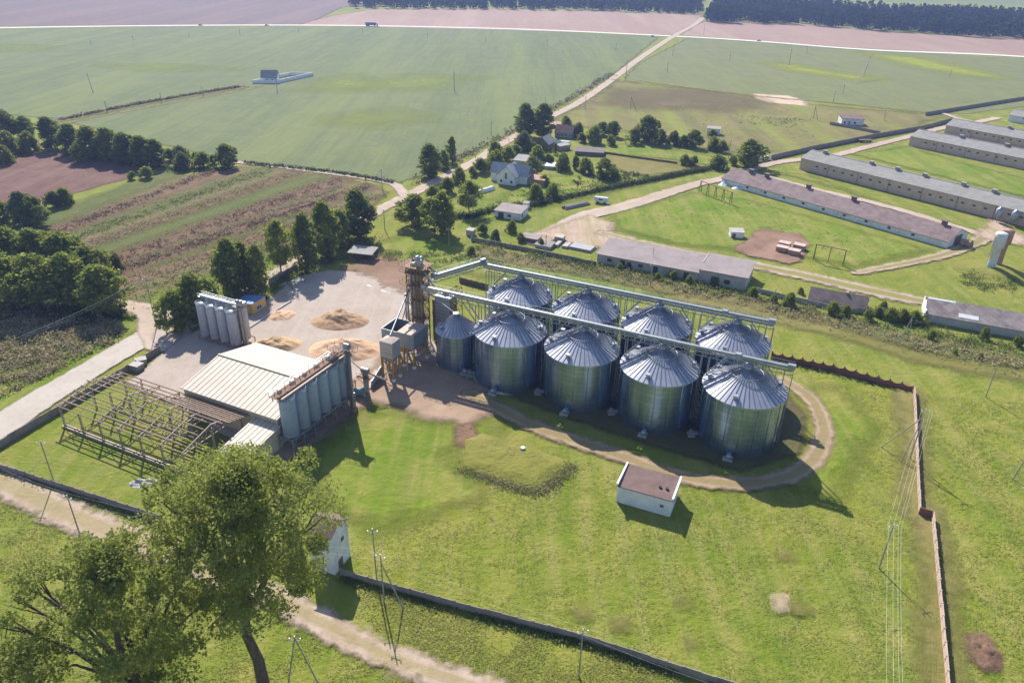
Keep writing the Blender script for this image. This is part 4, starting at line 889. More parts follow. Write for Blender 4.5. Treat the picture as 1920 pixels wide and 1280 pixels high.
A = G(1369, 446.4); t = mono_shed('white_hut', 'tiny white hut on the grass between the purplish barn and the rusty ground', A, R(-4), 4.6, 3.4, 2.2, 2.5, m_white, m_concrete, .3, 'hut'); window(t, .6, 0, 1.2, 1.7, mat=m_timber, name='door')
A = G(1577, 234); t = mono_shed('white_hut', 'small white flat roofed hut on the rough meadow behind the farm fence', A, R(-8), 12.5, 9, 3.6, 4.2, m_whitewash, m_felt, .4, 'hut'); window(t, 1.2, .8, 1.2, 1.2); window(t, 3.6, 0, 1.4, 2.4, mat=m_bluedoor, name='door'); window(t, 7, .8, 1.2, 1.2)
# water towers
mnd = heap('mound', 'x', (1868, 508), 15, 12, 1.6, m_rough2 if 'm_rough2' in globals() else grassy('mound_grass', [(.16, .19, .025), (.22, .21, .05), (.13, .15, .03)]), 0, 1, 3, nz=.15)
for k in ('label', 'category'): del mnd[k]
mnd['kind'] = 'structure'
def water_tower(px, label, body, foot, r1, r2, h):
    c = G(*px); t = thing('water_tower', label, 'tower', (c.x, c.y, .3), 0, 'two water towers on the mound')
    m = MB(); m.lathe([(r1, 0), (r1, h * .16)], 24); m.obj('foot', foot, t)
    m = MB(); m.lathe([(r1 + .01, h * .16), (r1, h * .58), (r2, h * .605), (r2, h * .97), (r2 * .93, h * .985), (.01, h)], 24); m.obj('tank', body, t)
    m = MB(); m.bar((-r1 - .2, -.3, 0), (-r2 - .1, -.3, h * .93), .08); m.bar((-r1 - .2, .3, 0), (-r2 - .1, .3, h * .93), .08); m.obj('ladder', m_rusty, t)
water_tower((1856, 505), 'white steel water tower with a pale blue foot on a grassy mound', surf('tower_white', (.50, .53, .57), (.62, .64, .66), .5, .7, dirt=(.40, .38, .36)), surf('pale_blue_paint', (.30, .52, .58), (.38, .58, .62), 1, .7), 1.3, 1.8, 12.6)
water_tower((1869, 498), 'rusty brown water tower just behind the white one', m_tank, m_tank, 1.2, 1.8, 12.6)
# rusty tanks and pipe gantries, slabs
for k, (px, lab) in enumerate([((1466, 472), 'nearest left'), ((1488, 478), 'nearest right'), ((1470, 464), 'rear left'), ((1498, 468), 'rear right')]):
    c = G(*px); t = thing('rusty_tank', 'rusty open box tank on the bare red ground, %s of four' % lab, 'tank', (c.x, c.y, 0), R(-33), 'rusty box tanks'); m = MB(); x, y, z_ = 1.9, 1.35, 1.9
    m.box(-x, x, -y, y, .3, z_); m.obj('body', m_tank, t); m = MB(); m.box(-x - .08, x + .08, -y - .08, y + .08, z_, z_ + .1); m.obj('lid', surf('faded_lid', (.44, .30, .25), (.55, .47, .43), .8, .9), t); m = MB()
    for a in (-1.4, 1.4): m.box(a - .15, a + .15, -y, y, 0, .3)
    m.obj('skids', m_timber, t)
def portal(label, A, B, h, n, dbl):
    a = G(*A); b = G(*B); d = b - a; Ln = d.length; t = thing('pipe_gantry', label, 'gantry', (a.x, a.y, 0), math.atan2(d.y, d.x))
    m = MB(); m.bar((-.3, 0, h), (Ln + .3, 0, h), .25, .25); m.bar((-.3, .5, h - .1), (Ln + .3, .5, h - .1), .16); m.obj('pipe', m_rusty, t)
    for k in range(n):
        x = Ln * k / (n - 1)
        for y in ((-.4, .6) if dbl or k in (0, n - 1) else (0,)): m = MB(); m.bar((x, y * 1.3, 0), (x, y * .5, h), .2); m.obj('post', m_rusty, t)
portal('rusty pipe gantry standing on the grass beside the rusty tanks', (1525, 486), (1580, 498), 5.4, 3, False)
portal('rusty pipe gantry with paired posts in front of the purplish barn', (1312, 361), (1369, 383), 5.0, 5, True)
for k, (px, w, l, a, lab) in enumerate([((1046, 459), 1.6, 5.2, 66, 'leftmost'), ((1062, 462), 2.2, 4.8, 66, 'middle'), ((1092, 466), 5.0, 8.5, -27, 'largest')]):
    c = G(*px); t = thing('concrete_slab_stack', 'stack of pale concrete slabs beside the grey brown shed, %s of three' % lab, 'slabs', (c.x, c.y, 0), R(a), 'stacks of concrete slabs')
    for q in range(3): m = MB(); m.box(-l / 2 + q * .12, l / 2 - q * .2, -w / 2, w / 2 - q * .1, q * .32, q * .32 + .26); m.obj('slab', m_rubble if k == 2 else m_concrete, t)
A = G(1039, 452); mono_shed('metal_crate', 'small blue grey box hut left of the concrete slabs', A, R(-26), 3.2, 2.4, 1.6, 1.9, m_boxblue, m_rusty_pale, .15, 'hut')
A = G(1003, 463); mono_shed('low_shed', 'very low shed with a pinkish grey roof behind the farm wall', A, TH, 5.6, 4, .9, 1.3, m_silicate, m_greyroof, .3, 'hut')
A = G(975, 452); mono_shed('low_shed', 'low dark shed half sunk in the weeds by the farm wall', A, TH, 6.5, 4, 1.6, 1.8, m_timber, m_greyroof, .3, 'hut')
A = G(874, 441); mono_shed('low_shed', 'tiny grey outbuilding at the end of the farm wall', A, TH, 2.6, 2.2, 1.9, 2.1, m_silicate, m_concrete, .2, 'hut')
# white brown-roofed hut and the transformer house
A = G(1155, 940); t = mono_shed('pump_house', 'white rendered hut with a brown felt roof and low side parapets on the lawn', A, R(-22.8), 10.3, 6.7, 3.7, 4.0, surf('pump_wall', (.60, .62, .66), (.74, .75, .76), .4, .85, dirt=(.42, .4, .38), dirt_amt=.4), m_felt, .2, 'hut')
m = MB(); m.box(-.25, .1, -.25, 6.95, 4.02, 4.5); m.box(10.2, 10.55, -.25, 6.95, 4.02, 4.5); m.obj('parapet', m_white, t)
for x in (7.4, 8.7): m = MB(); m.tube((x, 2.6, 3.8), (x, 2.6, 4.35), .3, 12); m.obj('roof_pipe', m_bitumen, t)
window(t, 8.2, 1.7, .7, .6, mat=m_timber, name='vent'); window(t, 2.2, 1.7, .9, .9, 10.3, 'right')
A = G(586, 1064); t = gable_shed('transformer_house', 'tall narrow white transformer house with a brown roof behind the big tree', A, R(-20), 4.4, 4.8, 8.2, 9.6, m_whitewash, m_felt, .35, 'hut')
window(t, 1.2, 0, 1.3, 2.1, 4.4, 'right', m_timber, None, 'door'); window(t, 2.6, 5.0, .8, .8, 4.4, 'right')
# yellow hut with blue roof, shelter, kerb wall
c = G(475.3, 591.5); t = thing('yellow_hut', 'yellow hut with a blue sloping roof by the trees of the yard', 'hut', (c.x, c.y, 0), R(68)); m = MB(); m.ext([(0, 0), (6.6, 0), (6.6, 2.5), (0, 3.5)], 0, 5.6); m.obj('wall', m_ochre, t)
m = MB(); m.ext([(-.4, 3.58), (7.0, 2.46), (7.0, 2.62), (-.4, 3.74)], -.3, 5.9); m.obj('roof', m_blue, t)
window(t, 1.7, 1.0, 1.9, 1.1, 0, 'front', m_window, m_white); window(t, 2.6, 1.2, .8, .8, 0, 'left', m_window, m_white)
A = G(655, 488); t = thing('open_shelter', 'small open timber shelter with a grey roof on the grass beyond the yard', 'shelter', (A.x, A.y, 0), R(-12)); m = MB(); m.ext([(-.4, 2.7), (5.4, 3.3), (5.4, 3.45), (-.4, 2.85)], -.4, 8.2); m.obj('roof', m_slate, t)
for x in (0, 3.9, 7.8):
    for y, h_ in ((0, 2.7), (5, 3.25)): m = MB(); m.bar((x, y, 0), (x, y, h_), .18); m.obj('post', m_timber, t)
m = MB(); m.box(.3, 7.5, 2.6, 4.4, 0, 1.2); m.obj('bench_stack', m_timber, t)
# ------------------------------------------------------------------ village
A = G(932, 344.5); t = thing('house', 'white gabled cottage with a grey seamed cross roof and a red roofed lean-to', 'house', (A.x, A.y, 0), R(-22))
m = MB(); m.add([(-.0, 0, 0), (8.4, 0, 0), (8.4, 9, 0), (0, 9, 0), (0, 0, 4.2), (8.4, 0, 4.2), (4.2, 0, 8.0), (0, 9, 4.2), (8.4, 9, 4.2), (4.2, 9, 8.0)], [(0, 1, 5, 6, 4), (3, 7, 9, 8, 2), (0, 4, 7, 3), (1, 2, 8, 5)]); m.box(-4.5, 12.5, 3.5, 9.0, 0, 3.6); m.obj('wall', m_white, t)
m = MB()
for sx in (1, -1):
    xe = 4.2 + sx * 4.9; xr = 4.2; m.add([(xe, -.5, 3.6), (xr, -.5, 8.1), (xr, 9.2, 8.1), (xe, 9.2, 3.6), (xe, -.5, 3.8), (xr, -.5, 8.3), (xr, 9.2, 8.3), (xe, 9.2, 3.8)], [(0, 1, 2, 3), (4, 5, 6, 7), (0, 4, 5, 1), (1, 5, 6, 2), (2, 6, 7, 3), (3, 7, 4, 0)])
m.ext([(2.9, 3.7), (6.25, 7.6), (9.6, 3.7), (9.6, 3.9), (6.25, 7.8), (2.9, 3.9)], -5, 13); m.obj('roof', sheetroof('house_roof', (.30, .31, .34), (.38, .39, .42), (.26, .27, .3), R(-22), .7), t)
window(t, 3.6, 2.6, 1.1, 2.6, 0, 'front', surf('green_window', (.12, .2, .16), (.15, .24, .2), 1, .3)); window(t, 1.4, 1.0, 1.0, 1.1); window(t, 6.2, 1.0, 1.0, 1.1)
m = MB(); m.ext([(3.5, 2.9), (9.5, 3.4), (9.5, 3.55), (3.5, 3.05)], 12.8, 20.5); m.box(13, 20, 4, 9, 0, 2.9); m.obj('lean_to', m_tank, t)
A = G(925, 356.5); B = G(895, 362); c = (A + B) / 2
t = thing('greenhouse_tunnel', 'white plastic film garden tunnel in front of the white cottage', 'greenhouse', (c.x, c.y, 0), R(50)); m = MB(); m.ext([(1.3 * math.cos(k * PI / 8), 1.6 * math.sin(k * PI / 8)) for k in range(9)], -4.6, 4.6); m.obj('film', m_film, t)
m = MB()
for x in (-4.6, -1.5, 1.5, 4.6): [m.bar((x, 1.32 * math.cos(k * PI / 8), 1.63 * math.sin(k * PI / 8)), (x, 1.32 * math.cos((k + 1) * PI / 8), 1.63 * math.sin((k + 1) * PI / 8)), .06) for k in range(8)]
m.obj('hoops', m_steel, t)
def cottage(name, label, px, ang, Ln, W, ev, rg, wall, roof): return gable_shed(name, label, G(*px), R(ang), Ln, W, ev, rg, wall, roof, .5, 'house' if 'house' in name else 'shed')
t = cottage('garden_house', 'dark teal boarded cottage with a brown roof behind the tall village trees', (1040, 258), -18, 9.5, 8, 3.0, 6.2, m_teal, m_felt); [window(t, 1 + k * 2.2, 1.0, 1.3, 1.2, frame=m_white) for k in range(4)]
t = cottage('wooden_shed', 'weathered timber barn with a bright grey gable roof among the village trees', (1003, 279), 66, 9.5, 6.5, 3.6, 6.6, m_timber, m_slate)
t.location = (*G(1027, 284).xy, 0); t.rotation_euler = (0, 0, R(66)); window(t, 2, 0, 2, 2.2, 0, 'left', m_window, None, 'door')
A = G(963, 309); mono_shed('garden_shed', 'pale grey sheet roofed shed behind the white cottage', A, R(-20), 12, 7, 2.2, 3.2, m_silicate, m_slate, .4, 'shed')
A = G(1017, 316); mono_shed('garden_shed', 'small low grey blue roofed shed in the gardens', A, R(-20), 8, 4.5, 1.4, 2.0, m_silicate, m_steel_dk, .3, 'shed')
A = G(1078, 291); mono_shed('garden_shed', 'low brown shed with a dark roof at the end of the gardens', A, R(-8), 14, 8, 1.8, 2.3, m_timber, m_darkroof, .3, 'shed')
A = G(1050, 284); mono_shed('garden_shed', 'grey leaning board shed beside the cone shaped tree', A, R(40), 7, 3.5, 2.4, 2.7, m_pole, m_slate, .3, 'shed')
A = G(1104, 287); t = thing('garden_tunnel', 'small blue green film tunnel beside the brown shed', 'greenhouse', (A.x, A.y, 0), R(8)); m = MB(); m.ext([(1.5 * math.cos(k * PI / 8), 1.7 * math.sin(k * PI / 8)) for k in range(9)], 0, 7); m.obj('film', surf('aqua_film', (.34, .5, .48), (.5, .62, .6), .8, .6), t)
A = G(1035, 268); t = thing('garden_tunnel', 'long white film tunnel behind the timber barn', 'greenhouse', (A.x, A.y, 0), R(-14)); m = MB(); m.ext([(1.6 * math.cos(k * PI / 8), 1.7 * math.sin(k * PI / 8)) for k in range(9)], 0, 9.5); m.obj('film', m_film, t)
A = G(1030, 240); mono_shed('garden_shed', 'reddish roofed shed by the road above the teal cottage', A, R(-10), 10, 6, 1.8, 2.4, m_timber, m_tank, .3, 'shed')
A = G(927, 406.8); t = mono_shed('derelict_hut', 'derelict white brick hut with a brown flat roof by the hedge', A, R(-21), 10.5, 8.5, 2.6, 3.0, m_whitewash, m_greyroof, .3, 'hut'); window(t, 1.6, 0, 2.2, 2.2); window(t, 5.4, .8, 1.4, 1.0); window(t, 1.5, .8, 1.2, 1.2, 10.5, 'right')
A = G(980, 391); mono_shed('privy', 'tiny white privy hut beside the dark hedge', A, R(-21), 2.2, 2, 2.2, 2.4, m_white, m_slate, .15, 'hut')
A = G(1325, 252); mono_shed('white_hut', 'white wall of a ruined hut hidden among the dark hedge trees', A, R(-15), 7, 5, 3.2, 3.5, m_whitewash, m_slate, .3, 'hut')
# trailer, logs, farm cart
c = G(1127, 381); t = thing('old_trailer', 'old rounded white trailer parked by the farm track', 'trailer', (c.x, c.y, 0), R(-20)); m = MB(); m.ext([(-1.1, .8), (1.1, .8), (1.15, 2.0), (.8, 2.55), (0, 2.75), (-.8, 2.55), (-1.15, 2.0)], -2.7, 2.7); m.obj('body', m_whitewash, t)
for x in (-1.4, 1.4):
    for y in (-1.0, 1.0): m = MB(); m.tube((x, y - .12, .42), (x, y + .12, .42), .42, 14); m.obj('wheel', m_bitumen, t)
m = MB(); m.bar((2.7, 0, .7), (4.3, 0, .5), .12); m.obj('drawbar', m_rusty, t); window(t, -.9, 1.5, 1.6, .6, -1.1)
for k in range(7):
    c = G(1080, 387); a = R(36); off = (k % 4 - 1.5) * .75; t = MB(); z_ = .3 if k < 4 else .85; q = .0 if k < 4 else .35
    p = Vector((c.x - math.sin(a) * (off + q), c.y + math.cos(a) * (off + q), z_)); d = Vector((math.cos(a), math.sin(a), 0)) * (6.4 - (k % 3) * .4); t.tube(p - d, p + d, .33, 10, .25); tag(t.obj('log', m_pole), 'grey log in the pile by the farm track', 'log', 'pile of logs by the track')
c = G(1621, 266); t = thing('farm_cart', 'dark flat farm cart standing by the long farm fence', 'cart', (c.x, c.y, 0), R(10)); m = MB(); m.box(-4, 4, -1.2, 1.2, .9, 1.2)
for x in (-3.8, 0, 3.8): m.bar((x, -1.2, 1.2), (x, -1.2, 2), .1); m.bar((x, 1.2, 1.2), (x, 1.2, 2), .1)
m.bar((-4, -1.2, 2), (4, -1.2, 2), .12); m.bar((-4, 1.2, 2), (4, 1.2, 2), .12); m.obj('bed', m_timber, t)
for x in (-2.5, 2.5):
    for y in (-1.2, 1.2): m = MB(); m.tube((x, y - .15, .5), (x, y + .15, .5), .5, 14); m.obj('wheel', m_bitumen, t)
c = G(1808, 462); t = thing('small_trailer', 'small reddish box trailer parked at the end of the purplish barn', 'trailer', (c.x, c.y, 0), R(-40)); m = MB(); m.box(-1.6, 1.6, -1.1, 1.1, .7, 2.2); m.obj('body', m_tank, t)
for y in (-1.0, 1.0): m = MB(); m.tube((0, y - .12, .42), (0, y + .12, .42), .42, 14); m.obj('wheel', m_bitumen, t)
# tarpaulin covered mounds by the paired gantry
def tarp(name, label, px, rx, ry, h, mat, a, seed): return heap(name, label, px, rx, ry, h, mat, R(a), 3, seed, 'tarp', None, 26, .35)
m_tarp = surf('blue_white_tarp', (.30, .40, .52), (.62, .66, .70), .9, .6, lo=.45, hi=.55)
tarp('covered_heap', 'blue white tarpaulin covered heap by the purplish barn end', (1360, 347), 3.2, 2.4, 1.6, m_tarp, 0, 1); tarp('covered_heap', 'blue white tarpaulin covered heap farther along the purplish barn', (1385, 353.5), 3.2, 2.4, 1.7, m_tarp, 0, 2)
m_foil = surf('crumpled_plastic', (.42, .42, .44), (.74, .74, .75), 1.3, .5, lo=.42, hi=.58, bump=1)
tarp('plastic_sheet', 'crumpled white plastic weighted sheet edging the yard, left stretch', (693, 537), 3.6, 1.4, .6, m_foil, -38, 3); tarp('plastic_sheet', 'crumpled white plastic weighted sheet edging the yard, right stretch', (722, 549), 4.6, 1.3, .6, m_foil, -30, 4)
tarp('plastic_sheet', 'blue and white plastic sheeting heap under the yard trees', (558, 527), 2.6, 1.6, .8, m_tarp, 20, 5); tarp('plastic_sheet', 'small white plastic heap by the yard fence', (534, 533), 2.0, 1.2, .6, m_foil, 40, 6)
tarp('rag_heap', 'dark heap of rags on the bare soil of the earth mound', (882, 806), .9, .6, .7, m_timber, 0, 8)
# far walled compound
c0 = G(473.6, 157); t = thing('white_compound', 'walled compound with a white gabled chapel house far out in the green field', 'building', (c0.x, c0.y, 0), R(7)); W1, D1 = 17, 42
ux, uy = math.cos(R(60)), math.sin(R(60)); m = MB(); C4 = [(0, 0), (W1, 0), (W1 + D1 * ux, D1 * uy), (D1 * ux, D1 * uy)]
for k in range(4): p, q = C4[k], C4[(k + 1) % 4]; m.bar((*p, 1.2), (*q, 1.2), .35, 2.4)
m.obj('boundary_wall', m_white, t); m = MB(); m.ext([(2, 0), (10, 0), (10, 4), (6, 8.0), (2, 4)], 6, 17); m.obj('wall', m_white, t); m = MB(); m.ext([(1.4, 3.5), (6, 8.1), (10.6, 3.5), (10.6, 3.8), (6, 8.4), (1.4, 3.8)], 5.6, 17.4); m.obj('roof', m_slate, t); window(t, 4, 1, 1.6, 2, 6, 'left'); window(t, 9, 1, 1.4, 1.6, 2); window(t, 13, 1, 1.4, 1.6, 2)
# ------------------------------------------------------------------ fences
def fence(name, label, pts, h, mat, pmat, step, th=.12, pw=.22, ph=.15, sag=0.0, cat='fence', cap=None):
    W = [G(*p) for p in pts]; t = thing(name, label, cat, (W[0].x, W[0].y, 0)); o = W[0]; tot = sum((W[i + 1] - W[i]).length for i in range(len(W) - 1)); step = max(step, tot / 96)
    for i in range(len(W) - 1):
        a, b = W[i] - o, W[i + 1] - o; n = max(1, round((b - a).length / step)); d = (b - a) / n; dn = d.normalized(); nr = Vector((-dn.y, dn.x, 0))
        for k in range(n):
            p, q = a + d * k, a + d * (k + 1); lean = nr * random.uniform(-.05, .05); m = MB(); hh = h * random.uniform(.96, 1.02)
            N = 6 if sag else 1; top = []
            vs = []
            for j in range(N + 1):
                f = j / N; c = p + (q - p) * (.02 + .96 * f); zt = hh - sag * math.sin(PI * f)
                for s_ in (-1, 1): vs.append((c.x + nr.x * s_ * th / 2, c.y + nr.y * s_ * th / 2, 0)); vs.append((c.x + nr.x * s_ * th / 2 + lean.x, c.y + nr.y * s_ * th / 2 + lean.y, zt))
            fs = []
            for j in range(N):
                b0, b1 = j * 4, j * 4 + 4; fs += [(b0, b1, b1 + 1, b0 + 1), (b0 + 2, b0 + 3, b1 + 3, b1 + 2), (b0 + 1, b1 + 1, b1 + 3, b0 + 3)]
            fs += [(0, 1, 3, 2), (N * 4, N * 4 + 2, N * 4 + 3, N * 4 + 1)]; m.add(vs, fs)
            if not sag:                       # raised frame and ribs of a cast panel
                for z_ in (h * .12, h * .5, h * .88): m.bar(tuple(p + (q - p) * .04 - nr * (th / 2 + .02) + Vector((0, 0, z_))), tuple(p + (q - p) * .96 - nr * (th / 2 + .02) + Vector((0, 0, z_))), .07, .1)
            m.obj('panel', mat, t)
            m = MB(); rr = pw / 2; m.prism([(p.x + dn.x * x + nr.x * y, p.y + dn.y * x + nr.y * y) for x, y in ((-rr, -rr), (rr, -rr), (rr, rr), (-rr, rr))], 0, h + ph); m.obj('post', pmat, t)
    return t
fence('panel_fence', 'red brown panel fence with scalloped tops running behind the back silos', [(1446, 672), (1560, 696), (1710, 736)], 1.9, m_fence_red, m_fence_red, 2.6, .14, .34, .35, .45)
fence('panel_fence', 'pinkish panel fence along the upper right side of the lawn', [(1712, 738), (1717, 860), (1722, 966)], 1.9, m_fence_pink, m_fence_pink, 2.6, .16, .28, .05)
fence('panel_fence', 'single red brown fence panel at the jog of the right fence', [(1722, 966), (1746, 973)], 1.9, m_fence_red, m_fence_red, 2.6, .16, .3, .1)
fence('panel_fence', 'pinkish panel fence along the lower right side of the lawn', [(1746, 975), (1757, 1100), (1774, 1300)], 1.9, m_fence_pink, m_fence_pink, 2.6, .16, .28, .05)
fence('concrete_fence', 'dark grey concrete panel fence along the front of the lawn', [(640, 1078), (690, 1093), (880, 1146), (1090, 1200), (1280, 1262), (1400, 1300)], 1.5, m_fence_dark, m_fence_dark, 2.5, .12, .26, .15)
fence('concrete_fence', 'dark grey concrete panel fence beside the dirt track on the left', [(-60, 860), (0, 880), (100, 912), (200, 944), (305, 978)], 1.5, m_fence_dark, m_fence_dark, 2.5, .12, .26, .15)
fence('concrete_fence', 'dark grey concrete panel fence along the paved road on the left', [(-30, 860), (20, 828), (151, 750), (240, 697), (302, 660)], 1.8, m_fence_dark, m_fence_dark, 2.6, .12, .26, .1)
fence('concrete_fence', 'grey panel fence under the trees at the yard corner', [(506, 534), (559, 505)], 2.0, m_fence_dark, m_fence_dark, 2.6)
fence('farm_wall', 'grey block wall behind the bushes left of the long brown roofed shed', [(884, 452), (960, 466), (1040, 482), (1118, 499)], 1.5, m_fence_dark, m_concrete, 3, cat='wall')
fence('farm_wall', 'grey block wall in the weeds right of the long brown roofed shed', [(1420, 548), (1495, 566), (1560, 580), (1630, 590), (1730, 612)], 1.5, m_concrete, m_concrete, 3, cat='wall')
fence('plank_fence', 'dark plank fence on the grass behind the elevator tower', [(862, 529), (915, 543)], 1.7, m_timber, m_timber, 2)
fence('farm_fence', 'long grey panel fence between the rough meadow and the barns', [(1446, 299), (1530, 280), (1640, 258), (1727, 243), (1784, 228)], 2.2, m_fence_dark, m_fence_dark, 3)
fence('farm_fence', 'grey panel fence around the hut on the rough meadow', [(1556, 234), (1590, 240), (1650, 252)], 1.7, m_fence_dark, m_fence_dark, 3)
fence('farm_fence', 'far dark fence rising to the right edge beyond the barns', [(1735, 217), (1777, 210), (1850, 198), (1925, 186)], 2.2, m_fence_dark, m_fence_dark, 3)
fence('white_fence', 'short row of white concrete panels beside the round dark bush', [(1407, 308), (1444, 300)], 2.3, m_white, m_white, 2.4, .12, .5, .1)
fence('kerb_wall', 'low pale concrete kerb wall between the yellow hut and the yard', [(468, 617), (500, 596), (546, 567)], .7, m_concrete, m_concrete, 3, .5, .5, .0, cat='wall')
fence('garden_fence', 'low timber fence along the yellow mown plot', [(1122, 287), (1190, 297), (1270, 308)], 1.1, m_timber, m_timber, 3)
for px, a, s_, lab in (((258, 694), -20, 1.3, 'nearer'), ((266, 684), 30, 1.2, 'farther')):
    c = G(*px); t = thing('junk_crate', 'dark junk crate by the left fence, %s of two' % lab, 'crate', (c.x, c.y, 0), R(a)); m = MB(); m.box(-s_, s_, -s_ * .8, s_ * .8, .1, 1.7); m.obj('body', m_fence_dark, t); m = MB(); m.box(-s_ - .1, s_ + .1, -s_ * .8 - .1, s_ * .8 + .1, 1.7, 1.8); m.obj('lid', m_concrete, t)
# ------------------------------------------------------------------ poles and lines
def pole(label, base, h, lean=0.0, la=0.0, arm=True, props=(), yaw=0.0, r=.13, group='wooden utility poles', prop_h=.86):
    b = G(*base); t = thing('utility_pole', label, 'pole', (b.x, b.y, 0), yaw, group); tx, ty = lean * h * math.cos(la), lean * h * math.sin(la)
    m = MB(); m.tube((0, 0, 0), (tx, ty, h), r, 8, r * .7); m.obj('pole', m_pole, t)
    if arm:
        m = MB(); zc = h - .55; m.bar((tx - .8, ty, zc), (tx + .8, ty, zc), .1); a_ = m.obj('cross_arm', m_pole, t)
        for x in (-.75, .75): m = MB(); m.tube((tx + x, ty, zc), (tx + x, ty, zc + .3), .05, 6); m.tube((tx + x, ty, zc + .2), (tx + x, ty, zc + .42), .09, 8); m.obj('insulator', m_ins, a_)
        m = MB(); m.tube((tx, ty, h), (tx, ty, h + .3), .08, 8); m.obj('insulator', m_ins, t)
    for pb in props:
        q = G(*pb) - b; c, s_ = math.cos(-yaw), math.sin(-yaw); q = Vector((q.x * c - q.y * s_, q.x * s_ + q.y * c, 0))
        m = MB(); m.tube(tuple(q), (tx, ty, h * prop_h), r * .9, 8, r * .7); m.obj('prop', m_pole, t)
    return t, b, Vector((tx, ty, h))
PL = {}
def P_(key, label, base, top, **kw): PL[key] = pole(label, base, height(base[0], base[1], top), **kw)
P_('a', 'grey utility pole with a crossarm standing on the lawn inside the right fence', (1648, 1065), 984, yaw=.25)
P_('b', 'utility pole with raking props near the upper right fence', (1705, 862), 768, props=((1652, 838), (1688, 868)), arm=True)
P_('c', 'bare grey utility pole on the open grass at the far right', (1848, 744), 690, arm=False)
P_('d', 'leaning propped utility pole in front of the speckled roof shed', (1683, 645), 598, props=((1702, 640),), arm=False, lean=.42, la=.5)
P_('e', 'utility pole cut off by the right picture edge beside the lower fence', (1899, 898), 850, arm=False, lean=.15)
P_('f', 'utility pole behind the left concrete fence', (102, 905), 828)
P_('g', 'utility pole with a crossarm beside the dirt track on the left', (152, 1008), 930, yaw=-.3)
P_('h', 'taller bare utility pole next to the transformer house', (707, 1092), 993)
P_('h2', 'propped utility pole outside the front fence', (720.6, 1130), 1041, props=((756, 1141),), yaw=-.35)
P_('i', 'single utility pole in front of the front fence, centre of the lower edge', (1085, 1268), 1181, yaw=.2)
P_('j', 'wooden A frame pole on the grass beside the big tree trunk', (541, 1278), 1196, props=((596, 1279),), lean=.21, la=.1, prop_h=.98)
P_('k', 'utility pole at the left road junction by the maple', (294, 616), 521, yaw=.8)
P_('l', 'utility pole on the weeds behind the far silo row', (1446, 587), 541, arm=False)
mid = [((1022, 494), 441, 'in the weeds beyond the gantry'), ((1219, 537), 495, 'in front of the long brown roofed shed'), ((717, 357), 317, 'at the bend of the side road'), ((721.6, 431), 393, 'by the road behind the dark round tree'), ((887, 408), 366, 'beside the village hedge'), ((842, 463), 428, 'under the two dark trees by the shelter'), ((921, 254), 227, 'on the verge beside the crop field'), ((1097, 205), 181, 'right of the dirt road beyond the village'),
       ((1023, 195), 181, 'left of the dirt road beyond the village'), ((1365, 300), 262, 'by the large round bush')]
for k, (b, tp, lab) in enumerate(mid): P_('m%d' % k, 'utility pole ' + lab, b, tp, yaw=.5, r=.16)
P_('q1', 'tall high voltage pole alone in the middle of the crop field', (852, 173), 134, r=.24); P_('q2', 'tall high voltage pole beside the dirt road', (1173, 151), 112, r=.24); P_('q3', 'tall dark high voltage pole in the pale crop field on the right', (1479, 123), 91, r=.26)
P_('q4', 'leaning high voltage pole in the crop field on the left', (175, 175), 138, r=.22, lean=.1, la=PI); P_('q5', 'high voltage pole in front of the white compound', (520, 172), 144, r=.2); P_('q6', 'leaning propped pole in the pale crop field', (1619, 144), 106, r=.2, lean=.16, la=.3, props=((1603, 158),))
P_('q7', 'A frame pole in the rough meadow by the hut', (1525, 223), 197, r=.2, props=((1533, 225), (1518, 226))); P_('q8', 'A frame pole in the rough meadow right of the road', (1182, 205), 180, r=.2, props=((1192, 206),))
P_('q9', 'pole with yellow marker near the meadow hut', (1657, 228), 209, r=.16)
far = [(171, 84, 74, 'far left'), (250, 76, 66, 'second from the left'), (355, 70, 60, 'third from the left'), (450, 65, 55, 'fourth from the left'), (560, 60, 50, 'near the highway car'), (680, 62, 52, 'below the lorry'), (802, 74, 61, 'right of the lorry'), (911, 80, 68, 'above the tall field pole'), (1026, 87, 74, 'above the village'), (1154.6, 95, 81, 'left of the crossroads'),
       (1261, 105, 84, 'just right of the crossroads'), (1251, 136, 116, 'beside the road fork'), (1368, 116, 98, 'in the pale field near the crossroads'), (1512, 101, 86, 'right of the dark tall pole'), (1580, 177, 158, 'on the meadow edge path'), (1562, 193, 169, 'by the pale sand patch'), (1780, 146, 130, 'at the tip of the yellow weed patch'), (1319, 66, 44, 'on the bare field by the forest corner'),
       (201, 210, 190, 'along the field path, left one'), (303, 193, 174, 'along the field path, middle one'), (381, 180, 162, 'along the field path, right one')]
for x, b, tp, lab in far: P_('f%d' % x, 'distant utility pole in the fields, ' + lab, (x, b), tp, r=.2, group='distant poles in the fields')
def wires(label, pts, offs, sag=.6, r=.011):
    t = thing('power_line', label, 'wires', tuple(pts[0]))
    for o in offs:
        m = MB(); o0 = Vector(pts[0])
        for i in range(len(pts) - 1):
            a, b = Vector(pts[i]), Vector(pts[i + 1]); d = (b - a).normalized(); nr = Vector((-d.y, d.x, 0)); prev = None
            for k in range(13):
                f = k / 12; p = a + (b - a) * f + nr * o[0] - Vector((0, 0, 4 * sag * f * (1 - f) - o[1])) - o0
                if prev is not None: m.tube(prev, p, r, 4, cap=False)
                prev = p
        m.obj('wire', m_ins, t)
top = lambda k, dz=-.1: PL[k][1] + PL[k][2] + Vector((0, 0, dz))
wires('four overhead wires running down the right side of the lawn', [tuple(top('b')), tuple(top('a')), tuple(G(1640, 1420) + Vector((0, 0, 9.5)))], [(-.75, 0), (0, .35), (.75, 0), (1.2, -.2)], .7)
